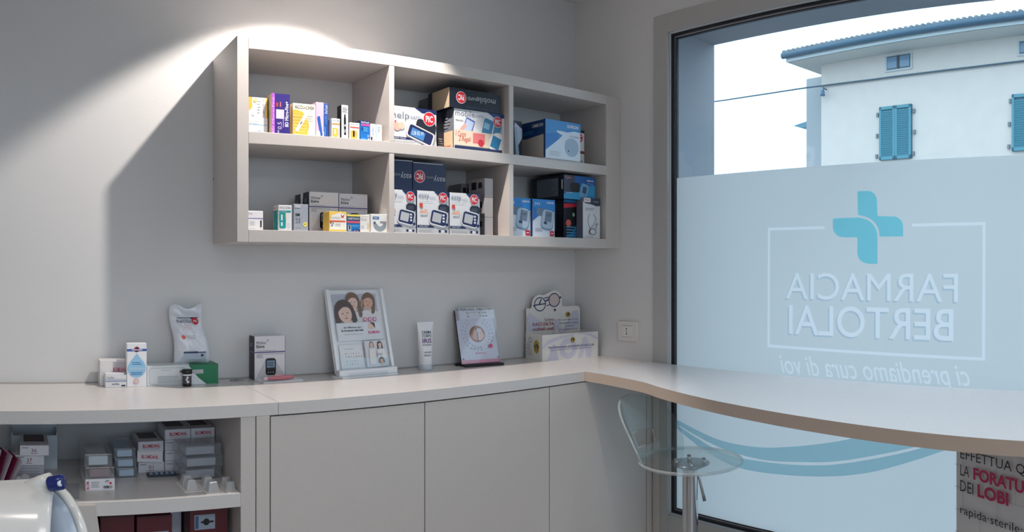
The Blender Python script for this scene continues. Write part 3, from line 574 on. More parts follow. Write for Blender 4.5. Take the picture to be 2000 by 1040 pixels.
def mystar(w, d, h, device_bright=False):
    c = Carton(w, d, h, W2(226, 222, 226), faces={'left': W2(22, 26, 52), 'right': W2(22, 26, 52)}); PU = W2(92, 78, 140)
    c.text('front', 'MyStar', 0.06, 0.80, 0.38, 0.88, BLACK); c.text('front', 'Extra', 0.06, 0.73, 0.32, 0.80, BLACK, bold=0.02)
    c.circ('front', 0.43, 0.9, 0.03, BLACK); c.circ('front', 0.43, 0.9, 0.02, W2(226, 222, 226))
    c.rect('front', 0, 0.62, 1, 0.645, PU); c.rect('left', 0, 0.61, 1, 0.65, PU); c.lines('front', 0.06, 0.5, 0.3, 0.6, 4, GREY); c.lines('front', 0.06, 0.575, 0.95, 0.60, 1, GREY)
    c.poly('front', [(0.05, 0.02), (0.4, 0.5), (0.62, 0.5), (0.98, 0.1), (0.98, 0.02)], W2(200, 194, 198)); c.lines('front', 0.06, 0.66, 0.7, 0.68, 1, GREY)
    c.rrect('front', 0.52, 0.30, 0.17, 0.26, BLACK, r=0.5); c.rrect('front', 0.52, 0.36, 0.13, 0.11, W2(120, 150, 175), r=0.1); c.text('front', '102', 0.42, 0.31, 0.6, 0.41, BLACK, bold=0.01)
    for i in range(3): c.circ('front', 0.44+0.08*i, 0.17, 0.015, W)
    c.text('left', 'MyStar', 0.3, 0.75, 0.8, 0.85, LG, rot=90)
    return c
for i, (x0, x1, yt, Y, lb) in enumerate(((604, 661.5, 375.5, 2.42, 'large grey white glucose meter carton, left of the pair in the lower left compartment'), (662.5, 718, 379, 2.42, 'large grey white glucose meter carton, right of the pair in the lower left compartment'))):
    Xa, Xb = xonY(x0, Y), xonY(x1, Y); c = mystar(Xb-Xa, 0.055, zat((x0+x1)/2, yt, Y)-Zb); put(c, 'glucose_meter_box', lb, 'box', Xa, Y, Zb, group='large grey white glucose meter cartons')
c = mystar(0.11, 0.055, zat(604, 375.5, 2.42)-Zb-0.001); put(c, 'glucose_meter_box', 'glucose meter carton hidden behind the left one of the pair, only its dark side showing', 'box', xonY(594, 2.42+0.06)-0.012, 2.42+0.062, Zb)
YL = W2(248, 206, 90)
c, X = place(643, 677, 413.5, 2.325, Zb, 0.055, m=YL); c.poly('front', [(0.02, 0.1), (0.98, 0.05), (0.98, 0.85), (0.6, 0.95), (0.1, 0.8)], W2(245, 240, 230)); c.text('front', 'FreeStyle', 0.08, 0.6, 0.62, 0.74, W2(150, 150, 160)); c.rect('front', 0.02, 0.47, 0.92, 0.55, W2(228, 90, 60)); c.poly('front', [(0.66, 0.9), (0.75, 0.75), (0.8, 0.82), (0.88, 0.85), (0.8, 0.68), (0.68, 0.72)], W2(210, 80, 40)); c.rect('front', 0, 0, 1, 0.1, YL); c.rect('front', 0.06, 0.4, 0.13, 0.46, DK); c.rect('front', 0.18, 0.38, 0.24, 0.44, DK); c.lines('front', 0.35, 0.28, 0.7, 0.42, 2, LG); c.rect('front', 0.1, 0.28, 0.2, 0.34, W2(80, 120, 200))
put(c, 'test_strip_box', 'yellow and white carton with red line, lower left compartment', 'box', X, 2.325, Zb)
c, X = place(677.5, 703, 419, 2.322, Zb, 0.05, m=W2(25, 120, 195)); c.rect('front', 0, 0.88, 1, 0.99, W2(250, 225, 90)); c.rect('front', 0, 0.66, 1, 0.88, W2(24, 50, 90)); c.text('front', 'ONETOUCH', 0.06, 0.69, 0.94, 0.82, W, bold=0.02); c.rect('front', 0, 0.5, 1, 0.62, W2(225, 90, 110)); c.rrect('front', 0.2, 0.22, 0.11, 0.2, LG, r=0.3); c.rrect('front', 0.2, 0.25, 0.05, 0.14, BLACK, r=0.3); c.lines('front', 0.35, 0.28, 0.9, 0.4, 2, W2(120, 190, 230)); c.rect('front', 0.45, 0, 1, 0.14, W2(40, 40, 110)); c.text('front', '25 test', 0.52, 0.03, 0.9, 0.1, W)
put(c, 'test_strip_box', 'small blue carton with yellow top edge, lower left compartment', 'box', X, 2.322, Zb)
c, X = place(703.5, 722, 420, 2.322, Zb, 0.05, m=W2(236, 232, 226)); c.text('front', 'OneTouch', 0.1, 0.86, 0.8, 0.92, LG); c.text('front', 'Verio', 0.08, 0.66, 0.68, 0.8, GREY); c.rrect('front', 0.82, 0.35, 0.05, 0.3, W2(225, 180, 110), r=0.5); c.lines('front', 0.1, 0.2, 0.5, 0.4, 2, LG)
put(c, 'test_strip_box', 'small white carton with gold strip picture, right of the small blue carton', 'box', X, 2.322, Zb)
c, X = place(724.5, 756, 418.5, 2.318, Zb, 0.05, m=W2(240, 238, 236)); c.circ('front', 0.55, 0.45, 0.40, W2(150, 160, 168)); c.poly('front', [(0.1, 0.5), (0.5, 0.45), (0.9, 0.58), (0.98, 0.9), (0.5, 0.95), (0.1, 0.9)], W2(240, 238, 236)); c.circ('front', 0.56, 0.5, 0.18, W2(240, 238, 236)); c.rect('front', 0.1, 0.7, 0.5, 0.86, W2(90, 130, 180)); c.rrect('front', 0.75, 0.55, 0.2, 0.06, GREY, r=0.4); c.circ('front', 0.22, 0.52, 0.07, W2(70, 90, 120)); c.text('front', 'test', 0.18, 0.74, 0.38, 0.82, W)
put(c, 'test_strip_box', 'white carton with a big grey curved letter, last at right in the lower left compartment', 'box', X, 2.318, Zb)
# ---- lower middle compartment
def easy(w, h):
    c = Carton(w, 0.10, h, W, faces={'left': W2(34, 44, 80), 'right': W2(34, 44, 80)}); pic_front(c, '', None)
    c.text('front', 'easy', 0.04, 0.79, 0.36, 0.92, W2(125, 135, 155)); c.text('front', 'RAPID', 0.38, 0.82, 0.58, 0.87, W2(165, 175, 190)); c.lines('front', 0.05, 0.74, 0.6, 0.77, 1, LG)
    c.rrect('front', 0.11, 0.66, 0.05, 0.055, W2(215, 70, 40), r=0.1); c.circ('front', 0.13, 0.5, 0.06, SKIN); c.circ('front', 0.25, 0.52, 0.065, W2(232, 186, 168)); c.rect('front', 0.08, 0.44, 0.3, 0.47, W)
    c.rrect('front', 0.82, 0.60, 0.17, 0.12, W2(26, 32, 50), r=0.8); c.rrect('front', 0.8, 0.6, 0.1, 0.05, W2(60, 66, 84), r=0.3); monitor(c, 0.66, 0.375, 0.28, -0.2); c.circ('front', 0.92, 0.22, 0.045, NAVY)
    pic_logo(c, 'front', 0.79, 0.855, 0.135)
    return c
for i, (x0, x1, yt, Y) in enumerate(((754, 813, 371, 2.335), (815, 877, 374, 2.33), (878.5, 937.5, 378, 2.325))):
    Xa, Xb = xonY(x0, Y), xonY(x1, Y); c = easy(Xb-Xa-0.001, zat((x0+x1)/2, yt, Y)-Zb)
    put(c, 'blood_pressure_monitor_box', ['leftmost of three matching white monitor cartons with round red badges', 'middle of three matching white monitor cartons with round red badges', 'rightmost of three matching white monitor cartons with round red badges'][i], 'box', Xa, Y, Zb, group='matching white blood pressure monitor cartons')
    if i == 0: Zeas = Zb + c.h
    if i == 1: Zeas2 = Zb + c.h
def easy_top(w, h):
    c = Carton(w, 0.11, h, W2(20, 34, 74)); return c
Y = 2.36
Xa, Xb = xonY(757, Y), xonY(806, Y); c = easy_top(Xb-Xa-0.001, ZM2-Zeas-0.012); c.text('front', 'easy', 0.52, 0.42, 0.95, 0.62, LG, rot=180); c.text('front', 'RAPID', 0.2, 0.48, 0.5, 0.56, GREY, rot=180); c.rect('front', 0, 0.97, 1, 1, LG)
put(c, 'blood_pressure_monitor_box', 'navy carton half hidden by the divider, lying upside down on the leftmost white carton', 'box', Xa, Y, Zeas)
Xa, Xb = xonY(806.5, Y), xonY(871, Y); c = easy_top(Xb-Xa, ZM2-Zeas-0.016); pic_logo(c, 'front', 0.2, 0.52, 0.15, rot=180); c.text('front', 'easy', 0.62, 0.4, 0.97, 0.6, LG, rot=180); c.text('front', 'RAPID', 0.4, 0.47, 0.61, 0.55, GREY, rot=180); c.rect('front', 0, 0.97, 0.9, 1, LG)
put(c, 'blood_pressure_monitor_box', 'navy carton with round red badge lying upside down above the middle white carton', 'box', Xa, Y, Zeas)
GB = W2(176, 168, 168)
z = Zb
for i, yy in enumerate((425, 386, 348.5)):
    Xa, Xb = xonY(946.5, 2.35), xonY(963, 2.35); zt = zat(955, yy, 2.35); c = Carton(Xb-Xa, 0.11, zt-z-0.0006, GB); c.rect('left', 0.2, 0.45, 0.5, 0.85, BLACK); c.rect('left', 0.62, 0.5, 0.85, 0.8, DK); c.lines('left', 0.1, 0.1, 0.9, 0.35, 3, GREY)
    put(c, 'medicine_box', ['bottom', 'middle', 'top'][i] + ' one of three plain grey beige cartons stacked beside the monitor cartons', 'box', Xa, 2.35, z, group='plain grey beige cartons in the front stack'); z = zt
z = Zb
for i in range(2):
    c = Carton(0.05, 0.09, 0.105, W2(120, 116, 122)); c.rect('front', 0.15, 0.5, 0.45, 0.85, BLACK); c.rect('front', 0.55, 0.5, 0.85, 0.85, DK); c.lines('front', 0.1, 0.1, 0.9, 0.4, 3, GREY)
    put(c, 'medicine_box', ['lower', 'upper'][i] + ' grey carton standing behind the stack of plain grey beige cartons', 'box', xonY(901, 2.48), 2.48, z, group='grey cartons at the back of the lower middle compartment'); z += 0.106
# ---- lower right compartment
def omron(x0, x1, yt, Y, lb, d=0.1):
    c, X = place(x0, x1, yt, Y, Zb, d, m=W2(215, 224, 236), faces={'left': W2(28, 60, 110), 'right': W2(28, 60, 110)}); BB = W2(40, 130, 205)
    c.poly('front', [(0, 0.45), (0.25, 0.62), (0.5, 0.7), (1, 0.68), (1, 1), (0, 1)], BB); c.poly('front', [(0, 0.42), (0.3, 0.58), (0.42, 0.72), (0, 0.8)], W2(20, 110, 190)); c.text('front', 'OMRON', 0.62, 0.89, 0.95, 0.94, W, bold=0.02); c.text('front', 'M2', 0.1, 0.84, 0.32, 0.91, W)
    c.rrect('front', 0.38, 0.66, 0.22, 0.14, W2(110, 125, 150), rot=-0.1, r=0.7); c.rrect('front', 0.66, 0.46, 0.28, 0.36, W2(120, 145, 175), rot=-0.15, r=0.6); c.rrect('front', 0.66, 0.48, 0.26, 0.32, W2(175, 192, 212), rot=-0.15, r=0.6); c.rrect('front', 0.7, 0.55, 0.15, 0.18, W2(110, 128, 150), rot=-0.15, r=0.1); c.rrect('front', 0.56, 0.38, 0.07, 0.045, W2(40, 60, 110), rot=-0.15, r=0.3); c.text('front', '120', 0.6, 0.56, 0.8, 0.62, DK)
    c.lines('front', 0.1, 0.14, 0.5, 0.24, 3, GREY); c.rrect('front', 0.86, 0.1, 0.09, 0.09, W2(200, 30, 50), r=0.3); c.rect('front', 0.81, 0.09, 0.91, 0.115, W)
    put(c, 'blood_pressure_monitor_box', lb, 'box', X, Y, Zb)
omron(990, 1036.5, 386.5, 2.335, 'light blue white monitor carton partly behind the divider, lower right compartment')
omron(1040.5, 1083.5, 390, 2.325, 'light blue white monitor carton second from left in the lower right compartment')
c, X = place(1101, 1150, 391.5, 2.37, Zb, 0.18, m=W2(16, 20, 38)); B2 = W2(36, 120, 175)
c.poly('front', [(0, 0.0), (1, 0), (1, 0.5), (0.55, 0.42), (0.3, 0.15)], B2); c.rect('front', 0, 0.93, 1, 1, B2); c.poly('front', [(0, 0.78), (0.72, 0.85), (0.72, 0.93), (0, 0.89)], W2(205, 40, 60)); c.rrect('front', 0.42, 0.62, 0.3, 0.2, BLACK, r=0.5); c.rrect('front', 0.38, 0.62, 0.04, 0.05, W2(150, 200, 170)); c.circ('front', 0.18, 0.4, 0.1, W2(225, 100, 90)); c.lines('front', 0.1, 0.05, 0.8, 0.33, 4, W2(90, 170, 210)); c.rect('left', 0.1, 0.2, 0.75, 0.9, W2(70, 80, 100)); c.lines('left', 0.15, 0.25, 0.7, 0.85, 9, GREY)
hh_ = c.h; put(c, 'blood_pressure_monitor_box', 'dark carton with red band, under another dark carton in the lower right compartment', 'box', X, 2.37, Zb)
Xa, Xb = xonY(1101, 2.34), xonY(1162, 2.34)
c = Carton(Xb-Xa, 0.215, ZM2-Zb-hh_-0.012, W2(14, 20, 40)); k_ = 1
c.poly('front', [(0.35, 1), (0.3, 0.6), (0.45, 0.3), (0, 0.3), (0, 0), (1, 0), (1, 1)], W2(24, 90, 160)); c.poly('front', [(0.3, 0.3), (0.6, 0.62), (1, 0.65), (1, 0), (0, 0), (0, 0.2)], W2(50, 150, 200)); c.rect('front', 0, 0.3, 0.34, 1, W2(55, 60, 78)); c.text('front', 'Qii', 0.05, 0.84, 0.22, 0.94, W2(225, 150, 160)); c.text('front', 'OMRON', 0.72, 0.8, 0.95, 0.87, W, bold=0.02); c.text('front', 'M7 Intelli', 0.76, 0.68, 0.93, 0.74, LG)
c.rrect('front', 0.35, 0.5, 0.15, 0.11, BLACK, r=0.5); c.rrect('front', 0.64, 0.38, 0.12, 0.17, W2(110, 165, 200), rot=-0.25, r=0.4); c.rrect('front', 0.65, 0.42, 0.06, 0.08, W2(60, 80, 110), rot=-0.25); c.text('front', 'evolv', 0.06, 0.24, 0.26, 0.30, W); c.rect('left', 0.2, 0.12, 0.85, 0.88, W2(110, 116, 128)); c.lines('left', 0.22, 0.15, 0.83, 0.85, 9, W2(70, 76, 92), 0.3); c.rect('left', 0.95, 0.4, 0.985, 0.8, W)
put(c, 'blood_pressure_monitor_box', 'dark blue carton lying on top of another, near the top of the lower right compartment', 'box', Xa, 2.34, Zb+hh_)
c, X = place(1138.5, 1172, 387, 2.325, Zb, 0.04, m=W2(224, 226, 232), faces={'left': W2(120, 124, 140)}); c.poly('front', [(0, 1), (0, 0.9), (0.15, 0.86), (0.5, 0.84), (0.8, 0.8), (1, 0.82), (1, 1)], W2(60, 68, 90)); c.rrect('front', 0.24, 0.94, 0.2, 0.09, W, r=0.5); c.text('front', 'Med1', 0.1, 0.92, 0.4, 0.97, W2(190, 40, 70)); c.text('front', 'OMRON', 0.6, 0.89, 0.9, 0.93, LG); c.lines('front', 0.12, 0.68, 0.75, 0.76, 2, GREY)
def fpath(c, pts, wd, m):
    for (u0, v0), (u1, v1) in zip(pts, pts[1:]):
        W_, H_ = c.w, c.h; dx, dy = (u1-u0)*W_, (v1-v0)*H_; L = math.hypot(dx, dy) or 1; nx, ny = -dy/L*wd/W_, dx/L*wd/H_
        c.poly('front', [(u0+nx, v0+ny), (u1+nx, v1+ny), (u1-nx, v1-ny), (u0-nx, v0-ny)], m)
fpath(c, [(0.4, 0.6), (0.28, 0.5), (0.28, 0.38), (0.42, 0.24)], 0.0008, DK); fpath(c, [(0.6, 0.6), (0.75, 0.5), (0.6, 0.34), (0.42, 0.24)], 0.0008, DK)
fpath(c, [(0.54+0.2*cos(t*pi/8), 0.17+0.075*sin(t*pi/8)) for t in range(17)], 0.0012, DK); fpath(c, [(0.42, 0.24), (0.36, 0.18), (0.42, 0.1)], 0.0012, DK); fpath(c, [(0.7, 0.22), (0.76, 0.34)], 0.0012, DK); c.circ('front', 0.77, 0.36, 0.05, GREY); c.text('front', 'Stetoscopio', 0.14, 0.03, 0.6, 0.06, GREY)
put(c, 'stethoscope_box', 'slim white carton picturing a stethoscope, right end of the lower right compartment', 'box', X, 2.325, Zb)

# ================================================================ ON THE WORKTOP
c = Carton(0.09, 0.06, 0.086, W2(228, 224, 224)); c.rect('front', 0.5, 0.5, 0.98, 0.95, W2(190, 180, 186)); c.text('front', 'BLOMDAHL', 0.5, 0.55, 0.98, 0.72, W2(190, 60, 90), bold=0.02)
put(c, 'earring_box', 'pale carton standing behind the small white carton at the left of the worktop', 'box', 0.285, 2.522, ZC)
c = Carton(0.071, 0.035, 0.047, W); c.rect('front', 0, 0.42, 1, 0.47, W2(110, 140, 180)); c.rect('front', 0, 0.47, 1, 0.62, W2(190, 196, 206)); c.text('front', 'InsuPen', 0.1, 0.62, 0.42, 0.8, GREY); c.text('front', 'eurofine', 0.32, 0.18, 0.66, 0.34, W2(50, 70, 110), bold=0.01); c.rect('front', 0.76, 0.08, 0.95, 0.18, BLACK); c.rect('front', 0.88, 0.93, 1, 1, BLACK)
put(c, 'needle_box', 'small white carton with blue band at the far left of the worktop', 'box', 0.299, 2.484, ZC)
c = Carton(0.067, 0.032, 0.146, W2(236, 236, 240)); c.rect('front', 0, 0.82, 1, 0.87, W2(40, 80, 170)); c.circ('front', 0.5, 0.86, 0.14, W2(190, 40, 50)); c.poly('front', [(0.5, 0.93), (0.64, 0.86), (0.5, 0.8), (0.38, 0.82)], W2(30, 40, 90)); c.rect('front', 0.25, 0.84, 0.78, 0.86, W)
LB = W2(150, 200, 232); pts = [(0.5, 0.77)] + [(0.5+0.45*cos(t), 0.44+0.21*sin(t)) for t in [0.35-0.25*i for i in range(15)]]
pts = [(0.5, 0.77)] + [(0.5+0.46*cos(pi*0.2-(pi*1.4)*i/20), 0.43+0.21*sin(pi*0.2-(pi*1.4)*i/20)) for i in range(21)]
c.poly('front', pts, LB); c.lines('front', 0.25, 0.5, 0.75, 0.58, 2, W2(60, 110, 170), 0.4); c.text('front', 'Disinfettante', 0.1, 0.4, 0.9, 0.45, W); c.lines('front', 0.2, 0.27, 0.8, 0.35, 2, W2(60, 110, 170), 0.4)
c.circ('front', 0.47, 0.13, 0.13, W2(210, 70, 60)); c.circ('front', 0.47, 0.13, 0.11, W); c.circ('front', 0.47, 0.13, 0.07, W2(215, 90, 80)); c.rect('front', 0.45, 0.09, 0.49, 0.17, W); c.rect('front', 0.38, 0.12, 0.56, 0.14, W)
put(c, 'medicine_box', 'tall white carton with a big light blue drop on the worktop', 'box', 0.372, 2.487, ZC)
c = Carton(0.247, 0.085, 0.068, W2(226, 230, 232), bev=0.002); GR = W2(20, 120, 80)
c.poly('front', [(0.58, 1), (0.66, 0.6), (0.72, 0.35), (0.8, 0.12), (0.84, 0.02), (0.995, 0.02), (0.995, 1)], GR); c.rect('front', 0.62, 0.55, 0.79, 0.75, LG); c.text('front', 'Sanitized', 0.64, 0.59, 0.77, 0.7, GREY)
c.poly('top', [(0.6, 0), (0.64, 1), (1, 1), (1, 0)], GR); c.rect('right', 0, 0, 1, 1, GR); c.lines('front', 0.15, 0.12, 0.52, 0.5, 5, GREY, 0.25); c.text('front', 'Preservativo', 0.2, 0.75, 0.33, 0.8, GREY)
fpath(c, [(0.52, 0.88), (0.06, 0.88), (0.035, 0.8), (0.035, 0.15), (0.06, 0.08), (0.5, 0.08)], 0.0003, DK)
put(c, 'glove_box', 'long white and green carton lying on the worktop under a plastic bag', 'box', 0.4415, 2.495, ZC)
# plastic bag
def bag():
    q = MB(); nx, nz = 22, 34; BW, BH = 0.125, 0.197; P = []; FILM = mat((226, 228, 236), 0.22, spec=0.7, bump=0.35, scale=35)
    for side in (-1, 1):
        for j in range(nz+1):
            v = j/nz
            for i in range(nx+1):
                u = i/nx; a = (2*u-1)
                pin = 1.0 - 0.10*v + 0.03*sin(v*9); hwid = BW/2*pin*(1.0 if v < 0.8 else 1-0.0*(v-0.8))
                thick = 0.024*(max(0, 1-a*a))**0.5*(min(1, v*8))**0.5*(1 if v < 0.7 else max(0.08, 1-(v-0.7)*3.6))
                wr = 0.0022*sin(u*17+v*7)*sin(v*23+u*5) + 0.002*sin(v*40+u*9)*(v > 0.72)
                top = 0.010*sin(u*7.5+0.5)*(v**6) - 0.006*(v**8)*abs(a)
                P.append((a*hwid - 0.012*v + 0.006*sin(v*6), side*(thick+wr*(abs(a) < 0.97)) + 0.030*v, v*BH+top))
    n = (nx+1)*(nz+1); ff = []
    for s_ in (0, 1):
        for j in range(nz):
            for i in range(nx):
                a = s_*n+j*(nx+1)+i; f = (a, a+1, a+nx+2, a+nx+1); ff.append(f if s_ == 0 else f[::-1])
    q.mesh(P, ff, FILM, True)
    def dec(u0, v0, u1, v1, m, k=10):
        for i in range(k):
            ua, ub = u0+(u1-u0)*i/k, u0+(u1-u0)*(i+1)/k
            def pt(u, v):
                a = 2*u-1; pin = 1.0-0.10*v+0.03*sin(v*9); th = 0.024*(max(0, 1-a*a))**0.5*(1 if v < 0.7 else max(0.08, 1-(v-0.7)*3.6))
                return (a*BW/2*pin-0.012*v+0.006*sin(v*6), -(th+0.0045)+0.030*v, v*BH)
            q.face([pt(ua, v0), pt(ub, v0), pt(ub, v1), pt(ua, v1)], m)
    dec(0.2, 0.79, 0.85, 0.80, NAVY); dec(0.62, 0.775, 0.8, 0.80, NAVY, 4)
    vv, ff2 = text_mesh('RekOSan', 0.005)
    def pt(u, v):
        a = 2*u-1; pin = 1.0-0.10*v+0.03*sin(v*9); th = 0.024*(max(0, 1-a*a))**0.5*(1 if v < 0.7 else max(0.08, 1-(v-0.7)*3.6))
        return (a*BW/2*pin-0.012*v+0.006*sin(v*6), -(th+0.0048)+0.030*v, v*BH)
    q.mesh([pt(0.18+0.44*p.x, 0.71+0.055*p.y) for p in vv], ff2, W2(90, 100, 130))
    q.mesh([pt(0.74+0.10*cos(t*pi/10), 0.735+0.06*sin(t*pi/10)) for t in range(20)], [list(range(20))], RED)
    vv, ff2 = text_mesh('PiC', 0.03); q.mesh([tuple(Vector(pt(0.68+0.12*p.x, 0.715+0.04*p.y))+Vector((0, -0.0006, 0))) for p in vv], ff2, W)
    q.mesh([pt(0.27+0.055*cos(t*pi/10), 0.46+0.035*sin(t*pi/10)) for t in range(20)], [list(range(20))], W2(235, 90, 60)); dec(0.34, 0.475, 0.62, 0.483, GREY); dec(0.34, 0.44, 0.62, 0.448, GREY)
    for k in range(3): dec(0.25, 0.60+0.03*k, 0.6, 0.607+0.03*k, W2(220, 170, 170))
    dec(0.22, 0.185, 0.86, 0.20, NAVY); dec(0.22, 0.18, 0.62, 0.21, NAVY); dec(0.22, 0.08, 0.86, 0.18, W2(170, 182, 200)); dec(0.7, 0.12, 0.78, 0.16, DK, 3)
    return q
q = bag(); q.build('gauze_bag', None, (0.607, 2.545, ZC+0.0685), (0, 0, 0.02), label='crinkled white plastic bag of gauze standing on the green and white carton', category='bag')
# vial
e = empty('test_strip_vial', (0.575, 2.474, ZC), label='small black capped vial in front of the green and white carton', category='vial')
q = MB(); q.lathe([(0, 0), (0.0145, 0), (0.015, 0.001), (0.015, 0.041), (0, 0.041)], BLACK, n=28); q.lathe([(0.0152, 0.008), (0.0152, 0.036)], W2(70, 72, 84), n=28); q.lathe([(0.0154, 0.036), (0.0154, 0.041)], W, n=28)
for (a, zz, r) in ((-1.7, 0.030, 0.004), (-1.9, 0.023, 0.0035), (-1.6, 0.016, 0.0045)):
    q.mesh([(0.0157*cos(a-0.0+r*cos(t*pi/6)/0.015), 0.0157*sin(a+r*cos(t*pi/6)/0.015), zz+r*sin(t*pi/6)) for t in range(12)], [list(range(12))], W2(230, 220, 215))
q.build('bottle', e)
q = MB(); q.lathe([(0.0155, 0.041), (0.0175, 0.042), (0.0175, 0.053), (0.0165, 0.056), (0, 0.056)], BLACK, n=28); q.box((-0.024, -0.004, 0.047), (-0.016, 0.004, 0.052), BLACK); q.build('cap', e)
# cable outlet
q = MB(); q.lathe([(0.026, 0), (0.026, 0.002), (0.024, 0.0028), (0.0, 0.0028)], mat((150, 150, 155), 0.4), n=32); q.lathe([(0.010, 0.0029), (0.0, 0.003)], BLACK, n=20)
q.build('cable_outlet', None, (0.772, 2.545, ZC), label='flat grey round cable outlet set into the worktop near the wall', category='cable outlet')
# glucose meter box + card + pen
c = mystar(0.115, 0.058, 0.156); put(c, 'glucose_meter_box', 'white purple lined glucose meter carton standing on the worktop', 'box', 0.832, 2.527, ZC)
c = Carton(0.155, 0.075, 0.004, W2(232, 232, 236)); c.poly('top', [(0.0, 0.0), (0.03, 0.0), (0.03, 0.4)], W2(190, 60, 60)); c.rect('top', 0.1, 0.1, 0.5, 0.2, LG)
put(c, 'leaflet', 'white folded leaflet lying in front of the glucose meter carton', 'leaflet', 0.838, 2.449, ZC, rz=0.09)
e = empty('lancing_pen', (0.862, 2.478, ZC+0.0125), rz=0.10, label='pink lancing pen lying on the white leaflet', category='pen')
q = MB(); q.tube([(0, 0, 0), (0.012, 0, 0), (0.03, 0, 0), (0.075, 0, 0), (0.1, 0, 0), (0.106, 0, 0)], [0.004, 0.006, 0.008, 0.0082, 0.006, 0.003], W2(214, 130, 140), 16); q.build('barrel', e)
q = MB(); q.tube([(-0.016, 0, 0), (0, 0, 0)], [0.005, 0.0062], W2(235, 215, 218), 16); q.build('cap', e)
q = MB(); q.box((0.03, -0.003, 0.007), (0.055, 0.003, 0.0105), W2(225, 165, 172)); q.build('button', e)
# ---- white leaflet stand
def lean(X, Y, Z, rz, a): return Matrix.Translation((X, Y, Z)) @ Matrix.Rotation(rz, 4, 'Z') @ Matrix.Rotation(-a, 4, 'X')
def setM(o, M): o.matrix_world = M; return o
SX, SY, SRZ, SA, SWD, SHT = 1.128, 2.475, 0.05, radians(17), 0.245, 0.315
e = empty('leaflet_stand', (SX, SY, ZC), rz=SRZ, label='tilted white leaflet stand with a family photograph poster', category='display stand')
WP = mat((240, 242, 246), 0.25); ACR = clear_mat((0.95, 0.965, 0.975), 0.05, 0.08, 'acr')
LM = Matrix.Translation((0, 0.012, 0.012)) @ Matrix.Rotation(-SA, 4, 'X')
q = MB(); q.box((0, 0, 0), (SWD, 0.006, SHT), WP, LM, bev=0.001)
q.box((0, -0.014, 0), (0.012, 0.0, SHT), WP, LM); q.box((SWD-0.012, -0.014, 0), (SWD, 0.0, SHT), WP, LM); q.build('back_board', e)
q = MB(); q.prism([(0.006, -0.032), (SWD-0.006, -0.032), (SWD+0.006, 0.008), (SWD+0.006, 0.03), (-0.006, 0.03), (-0.006, 0.008)], 0.0, 0.006, WP)
q.box((0.0, -0.020, 0.006), (SWD, 0.010, 0.028), WP, bev=0.002); q.box((0.03, -0.034, 0.0), (SWD-0.05, -0.031, 0.018), ACR); q.build('foot', e)
class Flat(Carton):
    def __init__(s, w, h, M, m, th=0.0008):
        MB.__init__(s); s.w, s.d, s.h = w, th, h; s.e = 0.0003; s.M = M; s.box((0, 0, 0), (w, th, h), m)
    def fin(s): s.v = [tuple(s.M @ Vector(p)) for p in s.v]; return s
def head(c, u, v, r, hair, skin, long=0.0, tilt=0.0, hi=None):
    k = c.w/c.h; E_ = W2(84, 66, 62)
    def el(cu, cv, a, b, m, n=22): c.poly('front', [(cu+a*cos(2*pi*t/n)*cos(tilt)-b*sin(2*pi*t/n)*sin(tilt), cv+k*(a*cos(2*pi*t/n)*sin(tilt)+b*sin(2*pi*t/n)*cos(tilt))) for t in range(n)], m)
    def at(x, y): return u+r*(x*cos(tilt)-y*sin(tilt)), v+r*k*(x*sin(tilt)+y*cos(tilt))
    el(*at(0, 0.16), r*1.02, r*1.12, hair)
    if long:
        L = long/r
        for s_ in (-1, 1): c.poly('front', [at(s_*1.0, 0.4), at(s_*1.12, -0.2), at(s_*1.15, -L*0.8), at(s_*0.9, -L), at(s_*0.62, -L*0.9), at(s_*0.55, 0)][::s_], hair)
        if hi: c.poly('front', [at(-0.98, 0.1), at(-1.08, -L*0.6), at(-0.85, -L*0.9), at(-0.75, 0)], hi)
    c.poly('front', [at(-0.35, -0.7), at(-0.4, -1.25), at(0.4, -1.25), at(0.35, -0.7)], skin)
    el(*at(0, -0.12), r*0.70, r*0.86, skin)
    el(*at(-0.25, -0.06), r*0.10, r*0.05, E_, 8); el(*at(0.27, -0.06), r*0.10, r*0.05, E_, 8)
    sh_c = tuple(int(q_*0.86) for q_ in (214, 160, 144)); el(*at(0.03, -0.3), r*0.08, r*0.05, W2(*sh_c), 8); el(*at(0.02, -0.55), r*0.2, r*0.055, W2(198, 112, 108), 10)
    c.poly('front', [at(-0.70, 0.15), at(-0.5, 0.75), at(0.1, 0.95), at(0.62, 0.7), at(0.72, 0.15), at(0.42, 0.48), at(0.0, 0.56), at(-0.35, 0.42)], hair)
HB, HD, HL = W2(132, 106, 92), W2(98, 82, 80), W2(176, 148, 124); SK2 = W2(238, 204, 190); HH = W2(190, 160, 136)
c = Flat(0.19, 0.18, LM @ Matrix.Translation((0.026, -0.003, 0.118)), W2(232, 234, 240))
c.rect('front', 0, 0.38, 1, 1, W2(190, 194, 206)); c.poly('front', [(0.6, 0.38), (0.64, 0.62), (0.8, 0.68), (1, 0.6), (1, 0.38)], W2(232, 230, 234)); c.poly('front', [(0.3, 0.38), (0.4, 0.6), (0.6, 0.62), (0.64, 0.38)], W2(225, 222, 226))
head(c, 0.80, 0.83, 0.15, HB, W2(226, 180, 160), 0.24, -0.25, HH); head(c, 0.44, 0.83, 0.155, HB, SK2, 0.34, 0.05, HH); head(c, 0.23, 0.60, 0.21, HD, SK2, 0.24, 0.12)
c.rect('front', 0, 0, 1, 0.38, W2(232, 234, 240)); MG = W2(225, 80, 150)
for i in range(3): c.circ('front', 0.66+0.11*i, 0.44, 0.04, MG); c.circ('front', 0.66+0.11*i, 0.44, 0.024, W)
